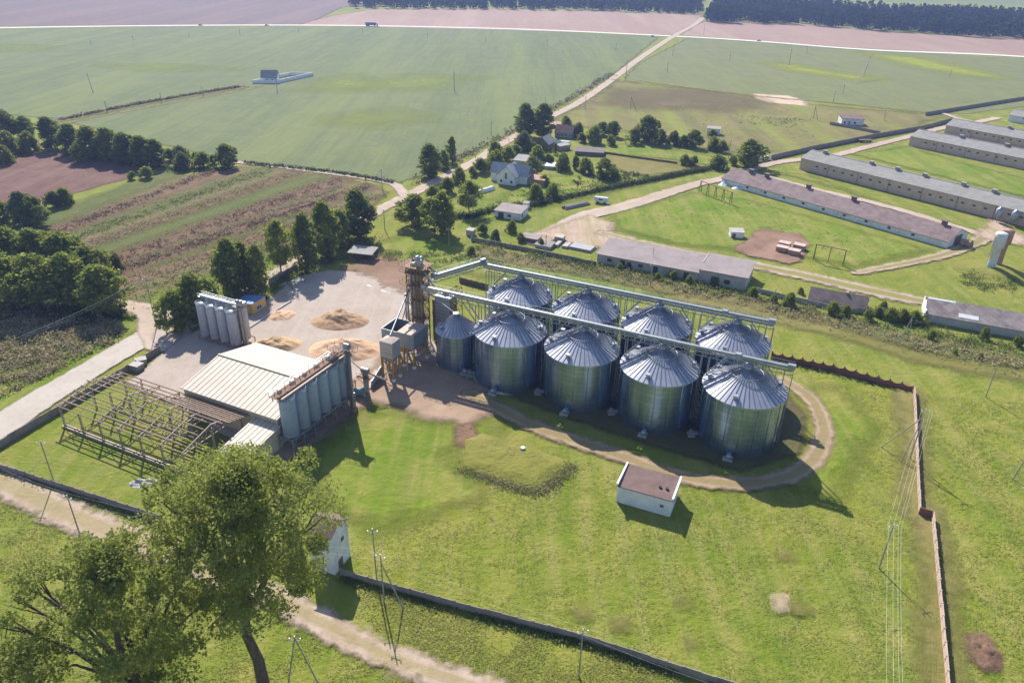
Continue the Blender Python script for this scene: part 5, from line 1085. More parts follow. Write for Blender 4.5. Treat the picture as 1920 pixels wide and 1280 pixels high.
wires('overhead wires from the propped pole along the front fence', [tuple(top('h')), tuple(top('h2')), tuple(top('i')), tuple(G(1500, 1420) + Vector((0, 0, 9.4)))], [(-.7, 0), (.7, 0)], .8)
wires('overhead wires over the dirt track on the left', [tuple(G(-120, 880) + Vector((0, 0, 9))), tuple(top('g')), tuple(top('h2'))], [(-.7, 0), (.7, 0)], 1.4)
wires('overhead wires crossing the scrub by the left road', [tuple(top('k')), tuple(G(60, 690) + Vector((0, 0, 8.5)))], [(-.7, 0), (0, .3), (.7, 0)], .8)
# ------------------------------------------------------------------ vehicles on the highway
m_dkcar = surf('dark_car_paint', (.06, .07, .10), (.08, .09, .12), 1, .3, .3, .5); m_lorry = surf('blue_grey_tarpaulin', (.16, .19, .28), (.2, .23, .33), .6, .6)
def car(label, px):
    c = G(*px); t = thing('car', label, 'car', (c.x, c.y, .2), R(3) if px[0] < 900 else R(-12), 'cars on the highway'); m = MB(); m.ext([(-.95, .35), (.95, .35), (.98, .95), (.8, 1.0), (-.8, 1.0), (-.98, .95)], -2.3, 2.3); m.obj('body', m_dkcar, t)
    m = MB(); m.add([(-1.6, -.8, 1.0), (1.2, -.8, 1.0), (1.2, .8, 1.0), (-1.6, .8, 1.0), (-1.0, -.65, 1.55), (.5, -.65, 1.55), (.5, .65, 1.55), (-1.0, .65, 1.55)], [(4, 5, 6, 7), (0, 1, 5, 4), (1, 2, 6, 5), (2, 3, 7, 6), (3, 0, 4, 7)]); m.obj('cabin', m_window, t)
    for x in (-1.4, 1.4):
        for y in (-.85, .85): m = MB(); m.tube((x, y - .12, .34), (x, y + .12, .34), .34, 12); m.obj('wheel', m_bitumen, t)
car('dark car on the highway, leftmost of the vehicles', (376, 48.6)); car('dark car on the highway between the other car and the lorry', (500, 48.8)); car('dark car on the highway right of the crossroads', (1423, 78)); car('pale car waiting near the highway crossroads', (1224, 69.5))
c = G(698, 49.5); t = thing('lorry', 'blue grey covered lorry driving along the far highway', 'lorry', (c.x, c.y, .2), R(-2)); m = MB(); m.box(-8, 4.6, -1.3, 1.3, 1.2, 4.2); m.obj('trailer_box', m_lorry, t); m = MB(); m.ext([(-1.2, .8), (1.2, .8), (1.2, 3.4), (-1.2, 3.4)], 5.0, 7.4); m.obj('cab', m_white, t)
m = MB(); m.box(-8, 7.2, -1.0, 1.0, .8, 1.15); m.obj('chassis', m_bitumen, t)
for x in (-6.6, -5.4, -4.2, 2.8, 6.2):
    for y in (-1.1, 1.1): m = MB(); m.tube((x, y - .15, .5), (x, y + .15, .5), .5, 12); m.obj('wheel', m_bitumen, t)
# ------------------------------------------------------------------ trees
m_bark = surf('bark', (.075, .058, .045), (.13, .105, .085), 1.5, .95, bump=.6)
LF = {'mid': leafmat('leaves_mid', (.14, .185, .028), (.28, .305, .07), (.12, .16, .03), .47),
      'dark': leafmat('leaves_dark', (.105, .14, .032), (.20, .225, .06), (.09, .13, .03), .42),
      'light': leafmat('leaves_light', (.18, .22, .04), (.29, .31, .075), (.15, .19, .04), .45),
      'grey': leafmat('leaves_grey', (.085, .11, .055), (.14, .165, .09), (.07, .09, .045), .3),
      'yel': leafmat('leaves_yellowish', (.15, .16, .035), (.22, .21, .06), (.12, .14, .03), .4),
      'pop': leafmat('leaves_poplar', (.20, .235, .05), (.345, .355, .11), (.21, .24, .06), .5),
      'brown': leafmat('leaves_brown', (.12, .085, .04), (.17, .12, .06), (.1, .09, .04), .3)}
def env(shape, t):
    if shape == 'round': return np.clip(np.sin(PI * np.clip(t, .02, .98) ** .8), 0, 1) ** .55
    if shape == 'oval': return np.clip(np.sin(PI * np.clip(t, .02, .97) ** .75), 0, 1) ** .7
    if shape == 'column': return np.clip(1 - (2 * np.clip(t, 0, 1) - .85) ** 4 / 1.9, .15, 1) * (1 - .35 * t)
    if shape == 'bush': return np.sqrt(np.clip(1 - (t * .98) ** 2, 0, 1))
    if shape == 'cone': return np.clip(1.02 - t, .05, 1)
    if shape == 'poplar': return np.interp(t, [0, .12, .35, .6, .85, 1], [.45, .8, 1, .95, .62, .22])
def build_tree(H, Rr, cb, shape, ncl, lpc, leaf, seed, clr=.30, limbs=10, tr=None, leany=0.0):
    global rng
    rng = np.random.default_rng(seed); rs = random.Random(seed)
    t = rng.uniform(0.02, 1, ncl) ** .9; a = rng.uniform(0, 2 * PI, ncl); e = env(shape, t); q = rng.uniform(.1, 1, ncl) ** (.8 if shape == 'poplar' else .5)
    hb = cb * H; asym = 1 + .22 * np.sin(a + seed) + .12 * np.sin(3 * a + seed * 2)
    cr = Rr * clr * rng.uniform(.55, 1.25, ncl)
    rad = np.clip(Rr * e * asym * q - cr * .35, 0, None); C = np.stack([rad * np.cos(a), rad * np.sin(a), hb + (H - hb) * t - cr * .4 * (t > .8)], 1)
    n = ncl * lpc; ci = np.repeat(np.arange(ncl), lpc); d = rng.normal(size=(n, 3)); d /= np.linalg.norm(d, axis=1)[:, None]; d[:, 2] *= .72
    rr = cr[ci] * rng.uniform(.35, 1.0, n) ** .6 * (1 + .25 * np.sin(5 * d[:, 0] + 4 * d[:, 1] + ci)); P = C[ci] + d * rr[:, None]
    P[:, 2] = np.maximum(P[:, 2], .15)
    V = leaf_quads(P, leaf, .25, .7); tint = np.clip(rng.uniform(0, 1, ncl)[ci] * .6 + rng.uniform(0, .45, n), 0, 1)
    me = quads_mesh('crown', V, tint)
    m = MB(); tr = tr or H * .018; zt = hb + (H - hb) * .55; k = 5; pts = [(Vector((rs.uniform(-.02, .02) * H * (i > 0), rs.uniform(-.02, .02) * H * (i > 0), zt * i / k))) for i in range(k + 1)]
    for i in range(k): m.tube(pts[i], pts[i + 1], tr * (1.15 - .9 * i / k), 8, tr * (1.15 - .9 * (i + 1) / k), False)
    far_ = np.argsort(-rad)[:limbs]
    for i in far_:
        z0 = min(hb * .75 + rs.uniform(0, .35) * (zt - hb * .75), zt * .92); f = z0 / zt * k; j = int(f); st = pts[j] + (pts[min(j + 1, k)] - pts[j]) * (f - j); en = Vector(C[i]); mdl = (st + en) / 2 + Vector((0, 0, .06 * H))
        m.tube(st, mdl, tr * .32, 6, tr * .2, False); m.tube(mdl, en, tr * .2, 5, tr * .09, False)
        for _ in range(2):
            e2 = en + Vector((rs.uniform(-1, 1), rs.uniform(-1, 1), rs.uniform(-.1, .8))) * Rr * .12; m.tube(mdl + (en - mdl) * .5, e2, tr * .14, 4, tr * .05, False)
    return me, m.mesh('trunk')
PR = {k: (H, Rr, build_tree(H, Rr, *a[:5], seed=s, clr=a[5] if len(a) > 5 else .32)) for s, (k, (H, Rr, *a)) in enumerate({
    'round': (11, 4.6, .05, 'round', 105, 60, .36, .30), 'round2': (12, 4.8, .07, 'oval', 100, 64, .37, .30), 'oval': (15, 4.4, .05, 'oval', 125, 58, .37, .30), 'column': (16, 3.6, .05, 'column', 125, 56, .35, .31),
    'bush': (4, 2.8, .02, 'bush', 60, 55, .26, .36), 'bush2': (4, 3.2, .02, 'bush', 60, 60, .27, .36), 'cone': (7, 2.2, .05, 'cone', 40, 55, .24), 'open': (12, 5.0, .22, 'round', 80, 60, .34, .32), 'sparse': (6, 2.4, .35, 'round', 16, 40, .2)}.items())}
BASE = {}
def tree(shape, leaf, bx, by, H, Rr, label, cat='tree', group=None, rz=None):
    H0, R0, (cm, tm) = PR[shape]; k = (shape, leaf)
    name = {'bush': 'bush', 'bush2': 'bush', 'cone': 'thuja_tree'}.get(shape, 'tree'); c = G(bx, by)
    t = thing(name, label, 'bush' if name == 'bush' else cat, (c.x, c.y, 0), random.uniform(0, 6.28) if rz is None else rz, group); t.scale = (Rr / R0, Rr / R0, H / H0)
    if k not in BASE:
        me = cm.copy(); me.materials.clear(); me.materials.append(LF[leaf]); BASE[k] = me
    link('crown', BASE[k], None, t)
    if not tm.materials: tm.materials.append(m_bark)
    link('trunk', tm, None, t)
    return t
def TC(shape, leaf, cx, cy, r, label, wide=1.0, drop=.8, group=None):    # crown centre and radius in the photo
    by = cy + r * drop; H = height(cx, by, cy - r); Rr = r * wide / ppm(cx, by)
    return tree(shape, leaf, cx, by, H, Rr, label, group=group)
# the left grove
gg = 'trees of the left grove'
for sh, lf, cx, cy, r, lab in [('round', 'light', 198, 545, 45, 'light green round tree at the right end of the left grove, nearest the road'), ('round2', 'mid', 140, 525, 50, 'large round tree in the front of the left grove, left of the road bend'), ('open', 'light', 78, 530, 52, 'broad tree in the middle front of the left grove'), ('round', 'mid', 18, 530, 52, 'round tree at the left picture edge in the front of the grove'),
                           ('round2', 'light', 75, 470, 42, 'round tree at the top of the left grove'), ('round', 'mid', 125, 478, 40, 'bushy tree at the back of the left grove, right of the topmost one'), ('open', 'mid', 20, 468, 42, 'spreading tree at the back left of the grove by the picture edge'), ('round2', 'light', 172, 495, 34, 'small lit tree at the back right of the left grove')]:
    TC(sh, lf, cx, cy, r, lab, 1.05, .95, gg)
TC('bush2', 'brown', 218, 492, 17, 'brownish bare bush beside the left grove'); TC('oval', 'grey', 46, 392, 33, 'greyish tall tree beside the ploughed field, left one of the pair', .8, .9); TC('round', 'dark', 68, 396, 28, 'dark tree beside the ploughed field, right one of the pair', 1, .9)
TC('bush', 'grey', 105, 376, 16, 'grey green bush at the edge of the ploughed field, left one'); TC('bush2', 'mid', 122, 370, 17, 'dark green bush at the edge of the ploughed field, right one'); TC('bush', 'mid', 8, 400, 20, 'bush at the left picture edge below the ploughed field')
gw = 'trees of the windbreak behind the ploughed field'
for k, (cx, cy, r, sh, lf, w, lab) in enumerate([(10, 235, 28, 'round', 'dark', 1.2, 'at the left picture edge'), (50, 240, 22, 'round2', 'dark', 1.1, 'left of the tall dark one'), (97, 250, 32, 'column', 'dark', .75, 'tallest and darkest'), (137, 262, 30, 'oval', 'dark', .8, 'right of the tallest'), (172, 268, 32, 'oval', 'mid', .85, 'third right of the tallest'), (205, 272, 33, 'oval', 'mid', .85, 'in the middle'), (238, 280, 30, 'round', 'dark', .9, 'right of the middle'), (268, 284, 30, 'oval', 'mid', .85, 'second from the right end'), (296, 288, 27, 'oval', 'dark', .8, 'at the right end'), (155, 285, 20, 'round', 'mid', 1, 'low one in the middle'), (225, 292, 18, 'round', 'dark', 1, 'low dark one in front')]):
    TC(sh, lf, cx, cy, r, 'dense tree in the windbreak row behind the ploughed field, ' + lab, w, .9, gw)
for cx, cy, r, lf, lab in [(20, 272, 24, 'yel', 'yellowish bush left of the ploughed field, largest'), (58, 268, 20, 'yel', 'yellowish bush left of the ploughed field, right one'), (12, 292, 18, 'yel', 'yellowish bush at the left edge of the ploughed field'), (338, 290, 15, 'grey', 'grey green bush right of the windbreak, rear one'), (343, 303, 17, 'grey', 'grey green bush right of the windbreak, front one'), (383, 301, 15, 'mid', 'green bush between the grey bushes and the round dark tree'), (320, 292, 12, 'dark', 'dark bush just right of the windbreak'), (277, 325, 12, 'light', 'light round bush on the edge of the strip field'), (249, 330, 8, 'mid', 'little bush left of the light round one')]:
    TC('bush' if r < 16 else 'bush2', lf, cx, cy, r, lab)
TC('round', 'dark', 426, 293, 22, 'round dark tree standing alone at the bend of the side road', 1, .95)
TC('bush', 'mid', 368, 296, 10, 'small bush left of the green bush by the field'); TC('bush', 'dark', 401, 300, 9, 'small dark bush beside the lone round tree')
# row along the yard
gr_ = 'tall trees along the far edge of the yard'
for bx, by, ty, R_, sh, lf, lab in [(440, 558, 447, 5.2, 'oval', 'mid', 'drooping tree at the left end of the row behind the yellow hut'), (490, 552, 458, 3.9, 'oval', 'mid', 'narrow tree just behind the yellow hut'), (528, 515, 414, 5.3, 'open', 'light', 'light green open tree in the middle of the row by the yard'), (575, 508, 398, 4.3, 'column', 'dark', 'dark dense column shaped tree in the row by the yard'), (612, 482, 376, 5.4, 'oval', 'mid', 'tall tree right of the dark column in the row by the yard'), (673, 446, 354, 6.4, 'oval', 'dark', 'big dark tree at the right end of the row by the yard'), (640, 462, 395, 3.6, 'round', 'mid', 'shorter tree left of the big dark one at the row end'), (462, 545, 452, 3.6, 'oval', 'mid', 'slim tree right against the drooping one at the row start')]:
    tree(sh, lf, bx, by, height(bx, by, ty), R_, lab, group=gr_)
tree('round', 'mid', 335, 624, height(335, 624, 548), 4.4, 'lower maple tree touching the left side of the slim grey silos'); tree('round2', 'mid', 372, 606, height(372, 606, 513), 6.0, 'taller maple tree behind the slim grey silos')
tree('round', 'mid', 779, 425, height(779, 425, 366), 6.2, 'left one of two dense round trees behind the shelter'); tree('round2', 'mid', 829, 440, height(829, 440, 360), 6.8, 'right larger one of two dense round trees behind the shelter'); tree('open', 'mid', 880, 399, height(880, 399, 339), 5.0, 'single round tree with a clear trunk left of the white cottage')
# roadside and village
V = [('oval', 'mid', 806, 302, 33, .75, 'willow like tree by the road, large left one'), ('column', 'light', 848, 282, 27, .42, 'slim pale birch by the road'), ('bush', 'light', 832, 300, 18, .6, 'small tree between the willow and the birch'), ('oval', 'dark', 985, 226, 33, .72, 'tall dark village tree, left one of two'), ('oval', 'dark', 1019, 228, 34, .72, 'tall dark village tree, right one of two'),
     ('bush2', 'dark', 927, 282, 16, 1, 'dark roadside bush above the cottage'), ('bush2', 'mid', 931, 302, 19, 1, 'round green garden tree left behind the cottage'), ('bush', 'dark', 902, 312, 14, 1, 'dark shrub between the road and the cottage'), ('bush', 'mid', 953, 288, 13, 1, 'round garden tree behind the grey sheet roof'), ('bush2', 'grey', 982, 266, 18, 1, 'greyish tree left of the timber barn'), ('bush', 'mid', 967, 282, 10, 1, 'little tree left of the timber barn'), ('bush', 'mid', 998, 276, 9, 1, 'little bush in front of the timber barn'), ('bush2', 'mid', 1008, 291, 17, 1, 'apple tree below the timber barn'), ('cone', 'dark', 1041, 280, 11, .7, 'dark cone shaped conifer right of the timber barn'),
     ('round', 'dark', 998, 312, 18, 1, 'dark tree right behind the cottage roof'), ('bush', 'mid', 1028, 300, 11, 1, 'small garden tree right of the apple tree'), ('bush2', 'light', 1056, 304, 16, 1, 'bright garden tree in the plots'), ('oval', 'mid', 1078, 305, 13, .7, 'slim garden tree in the plots'), ('bush2', 'mid', 1096, 311, 15, 1, 'round garden tree right of the slim one'), ('round', 'mid', 1132, 316, 19, 1, 'large tree at the end of the garden plots'), ('bush', 'mid', 1150, 323, 9, 1, 'small tree at the right end of the plots'), ('bush', 'mid', 1020, 338, 10, 1, 'round shrub right of the cottage lean-to'), ('bush2', 'mid', 1003, 361, 16, 1, 'dark fruit tree on the garden lawn, left one'), ('bush2', 'mid', 1037, 359, 14, 1, 'dark fruit tree on the garden lawn, right one'), ('sparse', 'brown', 1083, 345, 15, .7, 'thin brownish tree by the long hedge'),
     ('bush2', 'dark', 1060, 229, 11, 1, 'dark tree above the teal cottage'), ('bush2', 'dark', 1084, 244, 13, 1, 'dark hedge tree right of the teal cottage, first'), ('bush', 'dark', 1090, 259, 9, 1, 'low dark shrub right of the teal cottage'), ('bush2', 'mid', 1114, 254, 17, 1, 'round hedge tree right of the teal cottage, second'), ('bush', 'mid', 1144, 264, 10, 1, 'little light tree in front of the hedge trees'), ('round', 'dark', 1150, 243, 15, 1, 'dark tree at the middle of the hedge behind the meadow'), ('round', 'dark', 1130, 242, 13, 1, 'dark tree left of the middle of the hedge behind the meadow'), ('round', 'dark', 1212, 243, 25, .95, 'big dark oak standing out of the hedge behind the meadow'), ('round2', 'dark', 1237, 258, 16, .9, 'dark tree right against the big oak'), ('round', 'dark', 1190, 256, 15, .9, 'dark tree left against the big oak'), ('bush2', 'grey', 1263, 260, 13, 1, 'greyish tree in the hedge right of the oak'), ('round', 'dark', 1300, 261, 17, 1, 'dark round tree at the right of the hedge'), ('bush', 'dark', 1335, 252, 9, 1, 'small dark tree above the ruined hut'), ('bush2', 'mid', 1336, 270, 13, 1, 'green tree in front of the ruined hut'), ('bush', 'mid', 1352, 275, 11, 1, 'green tree at the right end of the hedge'), ('bush2', 'mid', 1280, 265, 11, 1, 'tree between the oak and the round tree in the hedge'),
     ('round2', 'mid', 1402, 288, 27, 1.15, 'large round bushy tree beside the white panels'), ('bush', 'mid', 1283, 300, 10, 1, 'pair of round bushes on the meadow, left one'), ('bush', 'dark', 1301, 302, 9, 1, 'pair of round bushes on the meadow, right one'), ('bush2', 'dark', 1345, 304, 13, 1.4, 'wide dark shrub below the ruined hut'), ('bush', 'mid', 1372, 301, 9, 1, 'shrub between the wide shrub and the large round tree'), ('sparse', 'mid', 1173, 263, 10, .8, 'thin young tree in front of the hedge'),
     ('bush2', 'mid', 862, 330, 15, 1, 'roadside bush left of the cottage path'), ('bush', 'dark', 840, 348, 14, 1, 'dark roadside shrub above the single tree'), ('bush', 'mid', 812, 362, 13, 1, 'roadside shrub near the two round trees'), ('bush', 'mid', 885, 322, 9, 1, 'small shrub by the cottage drive')]
for sh, lf, cx, cy, r, w, lab in V: TC(sh, lf, cx, cy, r, lab, w, .9)
HG = [(770, 395), (870, 408), (900, 402), (950, 392), (1000, 386), (1045, 376), (1090, 366), (1130, 357), (1170, 349), (1210, 341), (1250, 333), (1290, 325), (1330, 318)]
# bushes along the farm wall and around
W_ = [(1340, 528, 8, 'dark'), (1292, 524, 7, 'light'), (1262, 516, 8, 'light'), (1232, 518, 6, 'mid'), (1180, 497, 6, 'dark'), (1162, 500, 6, 'mid'), (1480, 563, 13, 'light'), (1412, 548, 9, 'mid'), (1450, 560, 8, 'mid'), (1560, 578, 12, 'light'), (1585, 582, 10, 'mid'), (1625, 590, 10, 'light'), (1645, 585, 9, 'mid'), (1668, 590, 12, 'light'), (1690, 592, 12, 'yel'), (1712, 594, 11, 'light'), (1655, 575, 9, 'yel'), (1745, 628, 9, 'mid'), (1845, 625, 10, 'dark'), (1905, 640, 10, 'dark'), (1500, 545, 6, 'yel'), (885, 470, 8, 'mid'), (930, 440, 9, 'grey'), (905, 430, 10, 'dark'), (960, 425, 11, 'mid'), (975, 445, 8, 'light'), (1015, 455, 7, 'yel'), (700, 470, 9, 'dark'), (1790, 660, 5, 'mid'), (1838, 668, 5, 'dark')]
grp = {}; ORD = ['first', 'second', 'third', 'fourth', 'fifth', 'sixth', 'seventh', 'eighth', 'ninth', 'tenth', 'eleventh']
for k, (cx, cy, r, lf) in enumerate(W_):
    where = 'in front of the long brown roofed shed' if 1150 < cx < 1420 and cy < 552 else 'by the small derelict shed' if cx < 1640 and cx > 1420 else 'between the derelict shed and the speckled roof shed' if 1640 <= cx < 1730 else 'in front of the speckled roof shed' if cx >= 1730 else 'in the weeds below the village hedge'
    same = [q for q in W_[:k] if abs(q[0] - cx) < 400]
    grp.setdefault(where, []).append((cx, cy, r, lf, k))
for where, lst in grp.items():
    lst.sort()
    for i, (cx, cy, r, lf, k) in enumerate(lst):
        TC('bush' if k % 2 else 'bush2', lf, cx, cy, r, '%s bush %s, %s from the left' % ({'dark': 'dark', 'light': 'bright', 'mid': 'mid green', 'yel': 'yellowish', 'grey': 'greyish'}[lf], where, ORD[i]), 1, .9, 'bushes along the farm wall')
# big poplars in the foreground
def big_tree(bx, by, ty, Rr, cb, ncl, lpc, leaf, seed, label, tr, clr=.155, lf='pop', shape='poplar'):
    H = height(bx, by, ty); me, tm = build_tree(H, Rr, cb, shape, ncl, lpc, leaf, seed, clr, 16, tr); c = G(bx, by)
    t = thing('poplar_tree', label, 'tree', (c.x, c.y, 0), 0); me.materials.append(LF[lf]); tm.materials.append(m_bark); link('crown', me, None, t).location.x = Rr * .12; link('trunk', tm, None, t); return t
big_tree(497, 1296, 866, 13.0, .46, 205, 270, .195, 31, 'tallest poplar in the foreground with a bare dark trunk, right one', .78)
big_tree(300, 1410, 1016, 11.8, .36, 145, 250, .20, 43, 'wide airy poplar in the foreground, left of the tallest one', .8)
big_tree(30, 1500, 1205, 9.5, .35, 130, 200, .20, 57, 'poplar top at the lower left picture corner', .6)
# ------------------------------------------------------------------ stuff: forest, weeds, grass
def in_poly(px, n, far=False):
    w = np.array(gpoly(px)); lo, hi = w.min(0), w.max(0); out = []
    while sum(map(len, out)) < n:
        P = rng.uniform(lo, hi, (n * 2, 2)); out.append(P[sd_poly(P, w) > 0])
    return np.concatenate(out)[:n]
def forest(px, n, hmean, seed):
    global rng
    rng = np.random.default_rng(seed); P = in_poly(px, n); Hh = hmean * rng.uniform(.8, 1.12, n) * (1 + .18 * np.sin(P[:, 0] * .02) * np.cos(P[:, 1] * .03)); k = 64
    ci = np.repeat(np.arange(n), k); t = rng.uniform(.05, 1, n * k); a = rng.uniform(0, 2 * PI, n * k); rr = (3.2 + 2.0 * rng.uniform(0, 1, n))[ci] * np.clip(1.12 - t, .1, .9) ** .6 * rng.uniform(.3, 1, n * k) ** .5
    C = np.stack([P[ci, 0] + rr * np.cos(a), P[ci, 1] + rr * np.sin(a), Hh[ci] * (.08 + .92 * t)], 1)
    o = link('forest', quads_mesh('forest', leaf_quads(C, 1.5, .5, .85), np.clip(rng.uniform(0, 1, n)[ci] * .7 + rng.uniform(0, .3, n * k), 0, 1)), LF['forest']); o['kind'] = 'stuff'
LF['forest'] = leafmat('leaves_forest', (.022, .040, .018), (.045, .07, .026), (.03, .05, .02), .2)
forest([(1322, 41), (1345, 44), (1500, 47), (1620, 57), (1760, 66), (1930, 75), (2150, 92), (2150, 52), (1930, 38), (1800, 31), (1640, 26), (1500, 14), (1340, 10)], 2200, 17, 3)
forest([(650, 15), (720, 17), (820, 18), (960, 19), (1100, 21), (1318, 28), (1318, -6), (1100, -22), (700, -24)], 2600, 14, 4)
m_weed = {'green': leafmat('weed_green', (.09, .13, .025), (.16, .18, .05), (.1, .12, .04), .3), 'tan': leafmat('weed_tan', (.32, .25, .14), (.42, .33, .21), (.25, .22, .10), .3), 'rose': leafmat('weed_rose', (.40, .29, .22), (.48, .37, .30), (.3, .24, .16), .3), 'brown': leafmat('weed_brown', (.15, .10, .065), (.21, .145, .10), (.12, .1, .05), .25), 'dark': leafmat('weed_dark', (.05, .075, .02), (.085, .115, .03), (.06, .08, .02), .25), 'grass': leafmat('grass_blades', (.21, .24, .035), (.33, .30, .09), (.21, .24, .04), .5)}
def weeds(name, px, n, h, leaf, mat, seed, q=4, clump=0.0, line=None, width=None):
    global rng
    rng = np.random.default_rng(seed)
    if line is None: P = in_poly(px, n)
    else:
        w = np.array(smooth_line(gpoly(px), 5)); sgl = np.linalg.norm(np.diff(w, axis=0), axis=1); cs = np.concatenate([[0], np.cumsum(sgl)]); s = rng.uniform(0, cs[-1], n)
        P = np.stack([np.interp(s, cs, w[:, 0]), np.interp(s, cs, w[:, 1])], 1) + rng.normal(0, width / 2, (n, 2))
    if clump:
        f = np.sin(P[:, 0] * .35 + 2 * np.sin(P[:, 1] * .23)) * np.sin(P[:, 1] * .41 + 1.7 * np.sin(P[:, 0] * .19 + seed)) + rng.normal(0, .35, n); P = P[f > clump - .6]; n = len(P)
    ci = np.repeat(np.arange(n), q); hh = (h * rng.uniform(.4, 1.2, n))[ci]
    C = np.stack([P[ci, 0] + rng.normal(0, .22 + h * .14, n * q), P[ci, 1] + rng.normal(0, .22 + h * .14, n * q), hh * rng.uniform(.15, 1, n * q)], 1)
    V = leaf_quads(C, leaf, 3.0 if name == 'grass' else .8, .6); V[:, :, 2] = np.maximum(V[:, :, 2], .01)
    o = link(name, quads_mesh(name, V, np.clip(rng.uniform(0, 1, n)[ci] * .7 + rng.uniform(0, .35, n * q), 0, 1)), mat); o['kind'] = 'stuff'
scrub = [(-60, 590), (40, 575), (120, 600), (190, 596), (232, 612), (228, 640), (180, 660), (120, 690), (50, 725), (-70, 775)]
weeds('tall_weeds', scrub, 5600, 1.5, .30, m_weed['tan'], 1, 5, .35); weeds('tall_weeds', scrub, 2600, 1.4, .30, m_weed['rose'], 2, 5, .8); weeds('tall_weeds', scrub, 2200, 1.1, .28, m_weed['green'], 3, 4, .3)
weeds('undergrowth', [(-40, 560), (60, 560), (200, 570), (236, 596), (180, 606), (60, 600)], 1800, 1.5, .34, m_weed['dark'], 4, 5)
for k, (p, q, m_, n, h, w) in enumerate([((60, 452), (400, 322), 'brown', 900, .7, 4), ((150, 466), (560, 322), 'tan', 1000, .7, 4), ((190, 496), (640, 336), 'brown', 1200, .9, 5), ((205, 512), (690, 350), 'brown', 1300, 1.0, 4), ((210, 540), (715, 366), 'tan', 1500, 1.0, 5), ((225, 556), (620, 420), 'tan', 1200, 1.0, 4), ((110, 456), (500, 320), 'green', 900, .6, 5), ((250, 500), (640, 350), 'rose', 800, .9, 3), ((290, 572), (640, 440), 'green', 1200, .9, 7)]):
    weeds('tall_weeds', [p, ((p[0] + q[0]) / 2, (p[1] + q[1]) / 2), q], n, h, .3, m_weed[m_], 20 + k, 4, .2, True, w)
weeds('hedge', HG, 2600, 2.0, .34, m_weed['dark'], 40, 6, 0, True, 1.6)
weeds('tall_weeds', [(890, 470), (1100, 508), (1250, 535), (1400, 566), (1540, 596), (1700, 640), (1960, 695)], 3400, 1.1, .3, m_weed['tan'], 41, 4, .2, True, 6); weeds('tall_weeds', [(890, 462), (1100, 500), (1250, 530), (1400, 560), (1540, 590), (1740, 625), (1940, 665)], 2200, 1.3, .32, m_weed['green'], 42, 5, .5, True, 4)
weeds('tall_weeds', [(1640, 585), (1735, 600), (1735, 615), (1640, 592)], 700, 2.0, .32, m_weed['green'], 43, 6); weeds('tall_weeds', [(700, 470), (900, 480), (1000, 510), (900, 500), (720, 490)], 900, .9, .32, m_weed['green'], 44, 4, .2)
weeds('field_verge', [(460, 306), (640, 326), (740, 344)], 900, 1.0, .4, m_weed['dark'], 45, 4, 0, True, 2); weeds('roadside_weeds', [(770, 350), (850, 305), (930, 262), (985, 232), (1060, 190), (1150, 138)], 1500, 1.2, .45, m_weed['brown'], 46, 4, .4, True, 5)
weeds('field_verge', [(117, 225), (230, 201), (330, 183), (452, 163)], 800, 1.2, .5, m_weed['brown'], 47, 4, 0, True, 2.5)
weeds('meadow_tussocks', [(1150, 245), (1300, 275), (1450, 290), (1620, 245), (1700, 225), (1560, 210), (1400, 200), (1200, 200)], 900, .8, .35, m_weed['tan'], 48, 4, 1.1)
weeds('meadow_tussocks', [(1380, 215), (1520, 225), (1480, 240), (1380, 232)], 260, 1.0, .35, m_weed['dark'], 49, 4, .6)
lawn = [(560, 880), (830, 800), (1000, 840), (1200, 890), (1400, 930), (1540, 860), (1560, 720), (1690, 745), (1735, 1000), (1760, 1300), (1400, 1290), (1000, 1170), (680, 1080), (600, 1000)]
weeds('grass', lawn, 18000, .13, .14, m_weed['grass'], 50, 2, .35); weeds('grass', lawn, 7000, .14, .15, m_weed['grass'], 51, 2, .75)
weeds('grass', [(0, 925), (150, 1000), (320, 1060), (560, 1160), (800, 1270), (700, 1310), (-40, 1310)], 16000, .2, .13, m_weed['grass'], 52, 2, .3); weeds('grass', [(680, 1100), (900, 1160), (1300, 1280), (900, 1290), (740, 1200), (640, 1140)], 8000, .2, .13, m_weed['grass'], 53, 2, .3)
weeds('grass', [(1725, 740), (1960, 760), (1960, 1300), (1785, 1300), (1760, 960)], 7000, .15, .15, m_weed['grass'], 54, 2, .4)
weeds('tall_weeds', [(860, 880), (940, 905), (1010, 922), (1050, 895), (1072, 872)], 700, .55, .16, m_weed['green'], 55, 4, 0, True, 1.6); weeds('tall_weeds', [(860, 880), (940, 905), (1010, 922), (1050, 895), (1072, 872)], 600, .55, .16, m_weed['tan'], 56, 4, 0, True, 1.4)
weeds('garden_plants', [(905, 395), (1000, 345), (1090, 340), (1270, 326), (1180, 348), (1040, 378), (960, 396)], 1500, .8, .35, m_weed['green'], 60, 4, .5); weeds('garden_plants', [(1090, 330), (1160, 322), (1220, 330), (1140, 345)], 500, 1.2, .4, m_weed['dark'], 61, 4, .4)
weeds('meadow_weeds', [(1150, 405), (1300, 366), (1400, 380), (1560, 424), (1700, 462), (1600, 496), (1440, 430), (1250, 452)], 1600, .4, .3, m_weed['green'], 62, 3, .9); weeds('meadow_weeds', [(1790, 520), (1850, 500), (1915, 525), (1900, 550), (1820, 545)], 700, .7, .28, m_weed['green'], 63, 4, .2)
weeds('fence_weeds', [(640, 1083), (690, 1099), (880, 1152), (1090, 1207), (1280, 1269), (1400, 1306)], 1300, .5, .2, m_weed['green'], 64, 4, .3, True, 1.2); weeds('fence_weeds', [(-60, 866), (0, 886), (100, 918), (200, 950), (305, 984)], 700, .5, .2, m_weed['green'], 65, 4, .3, True, 1.2)
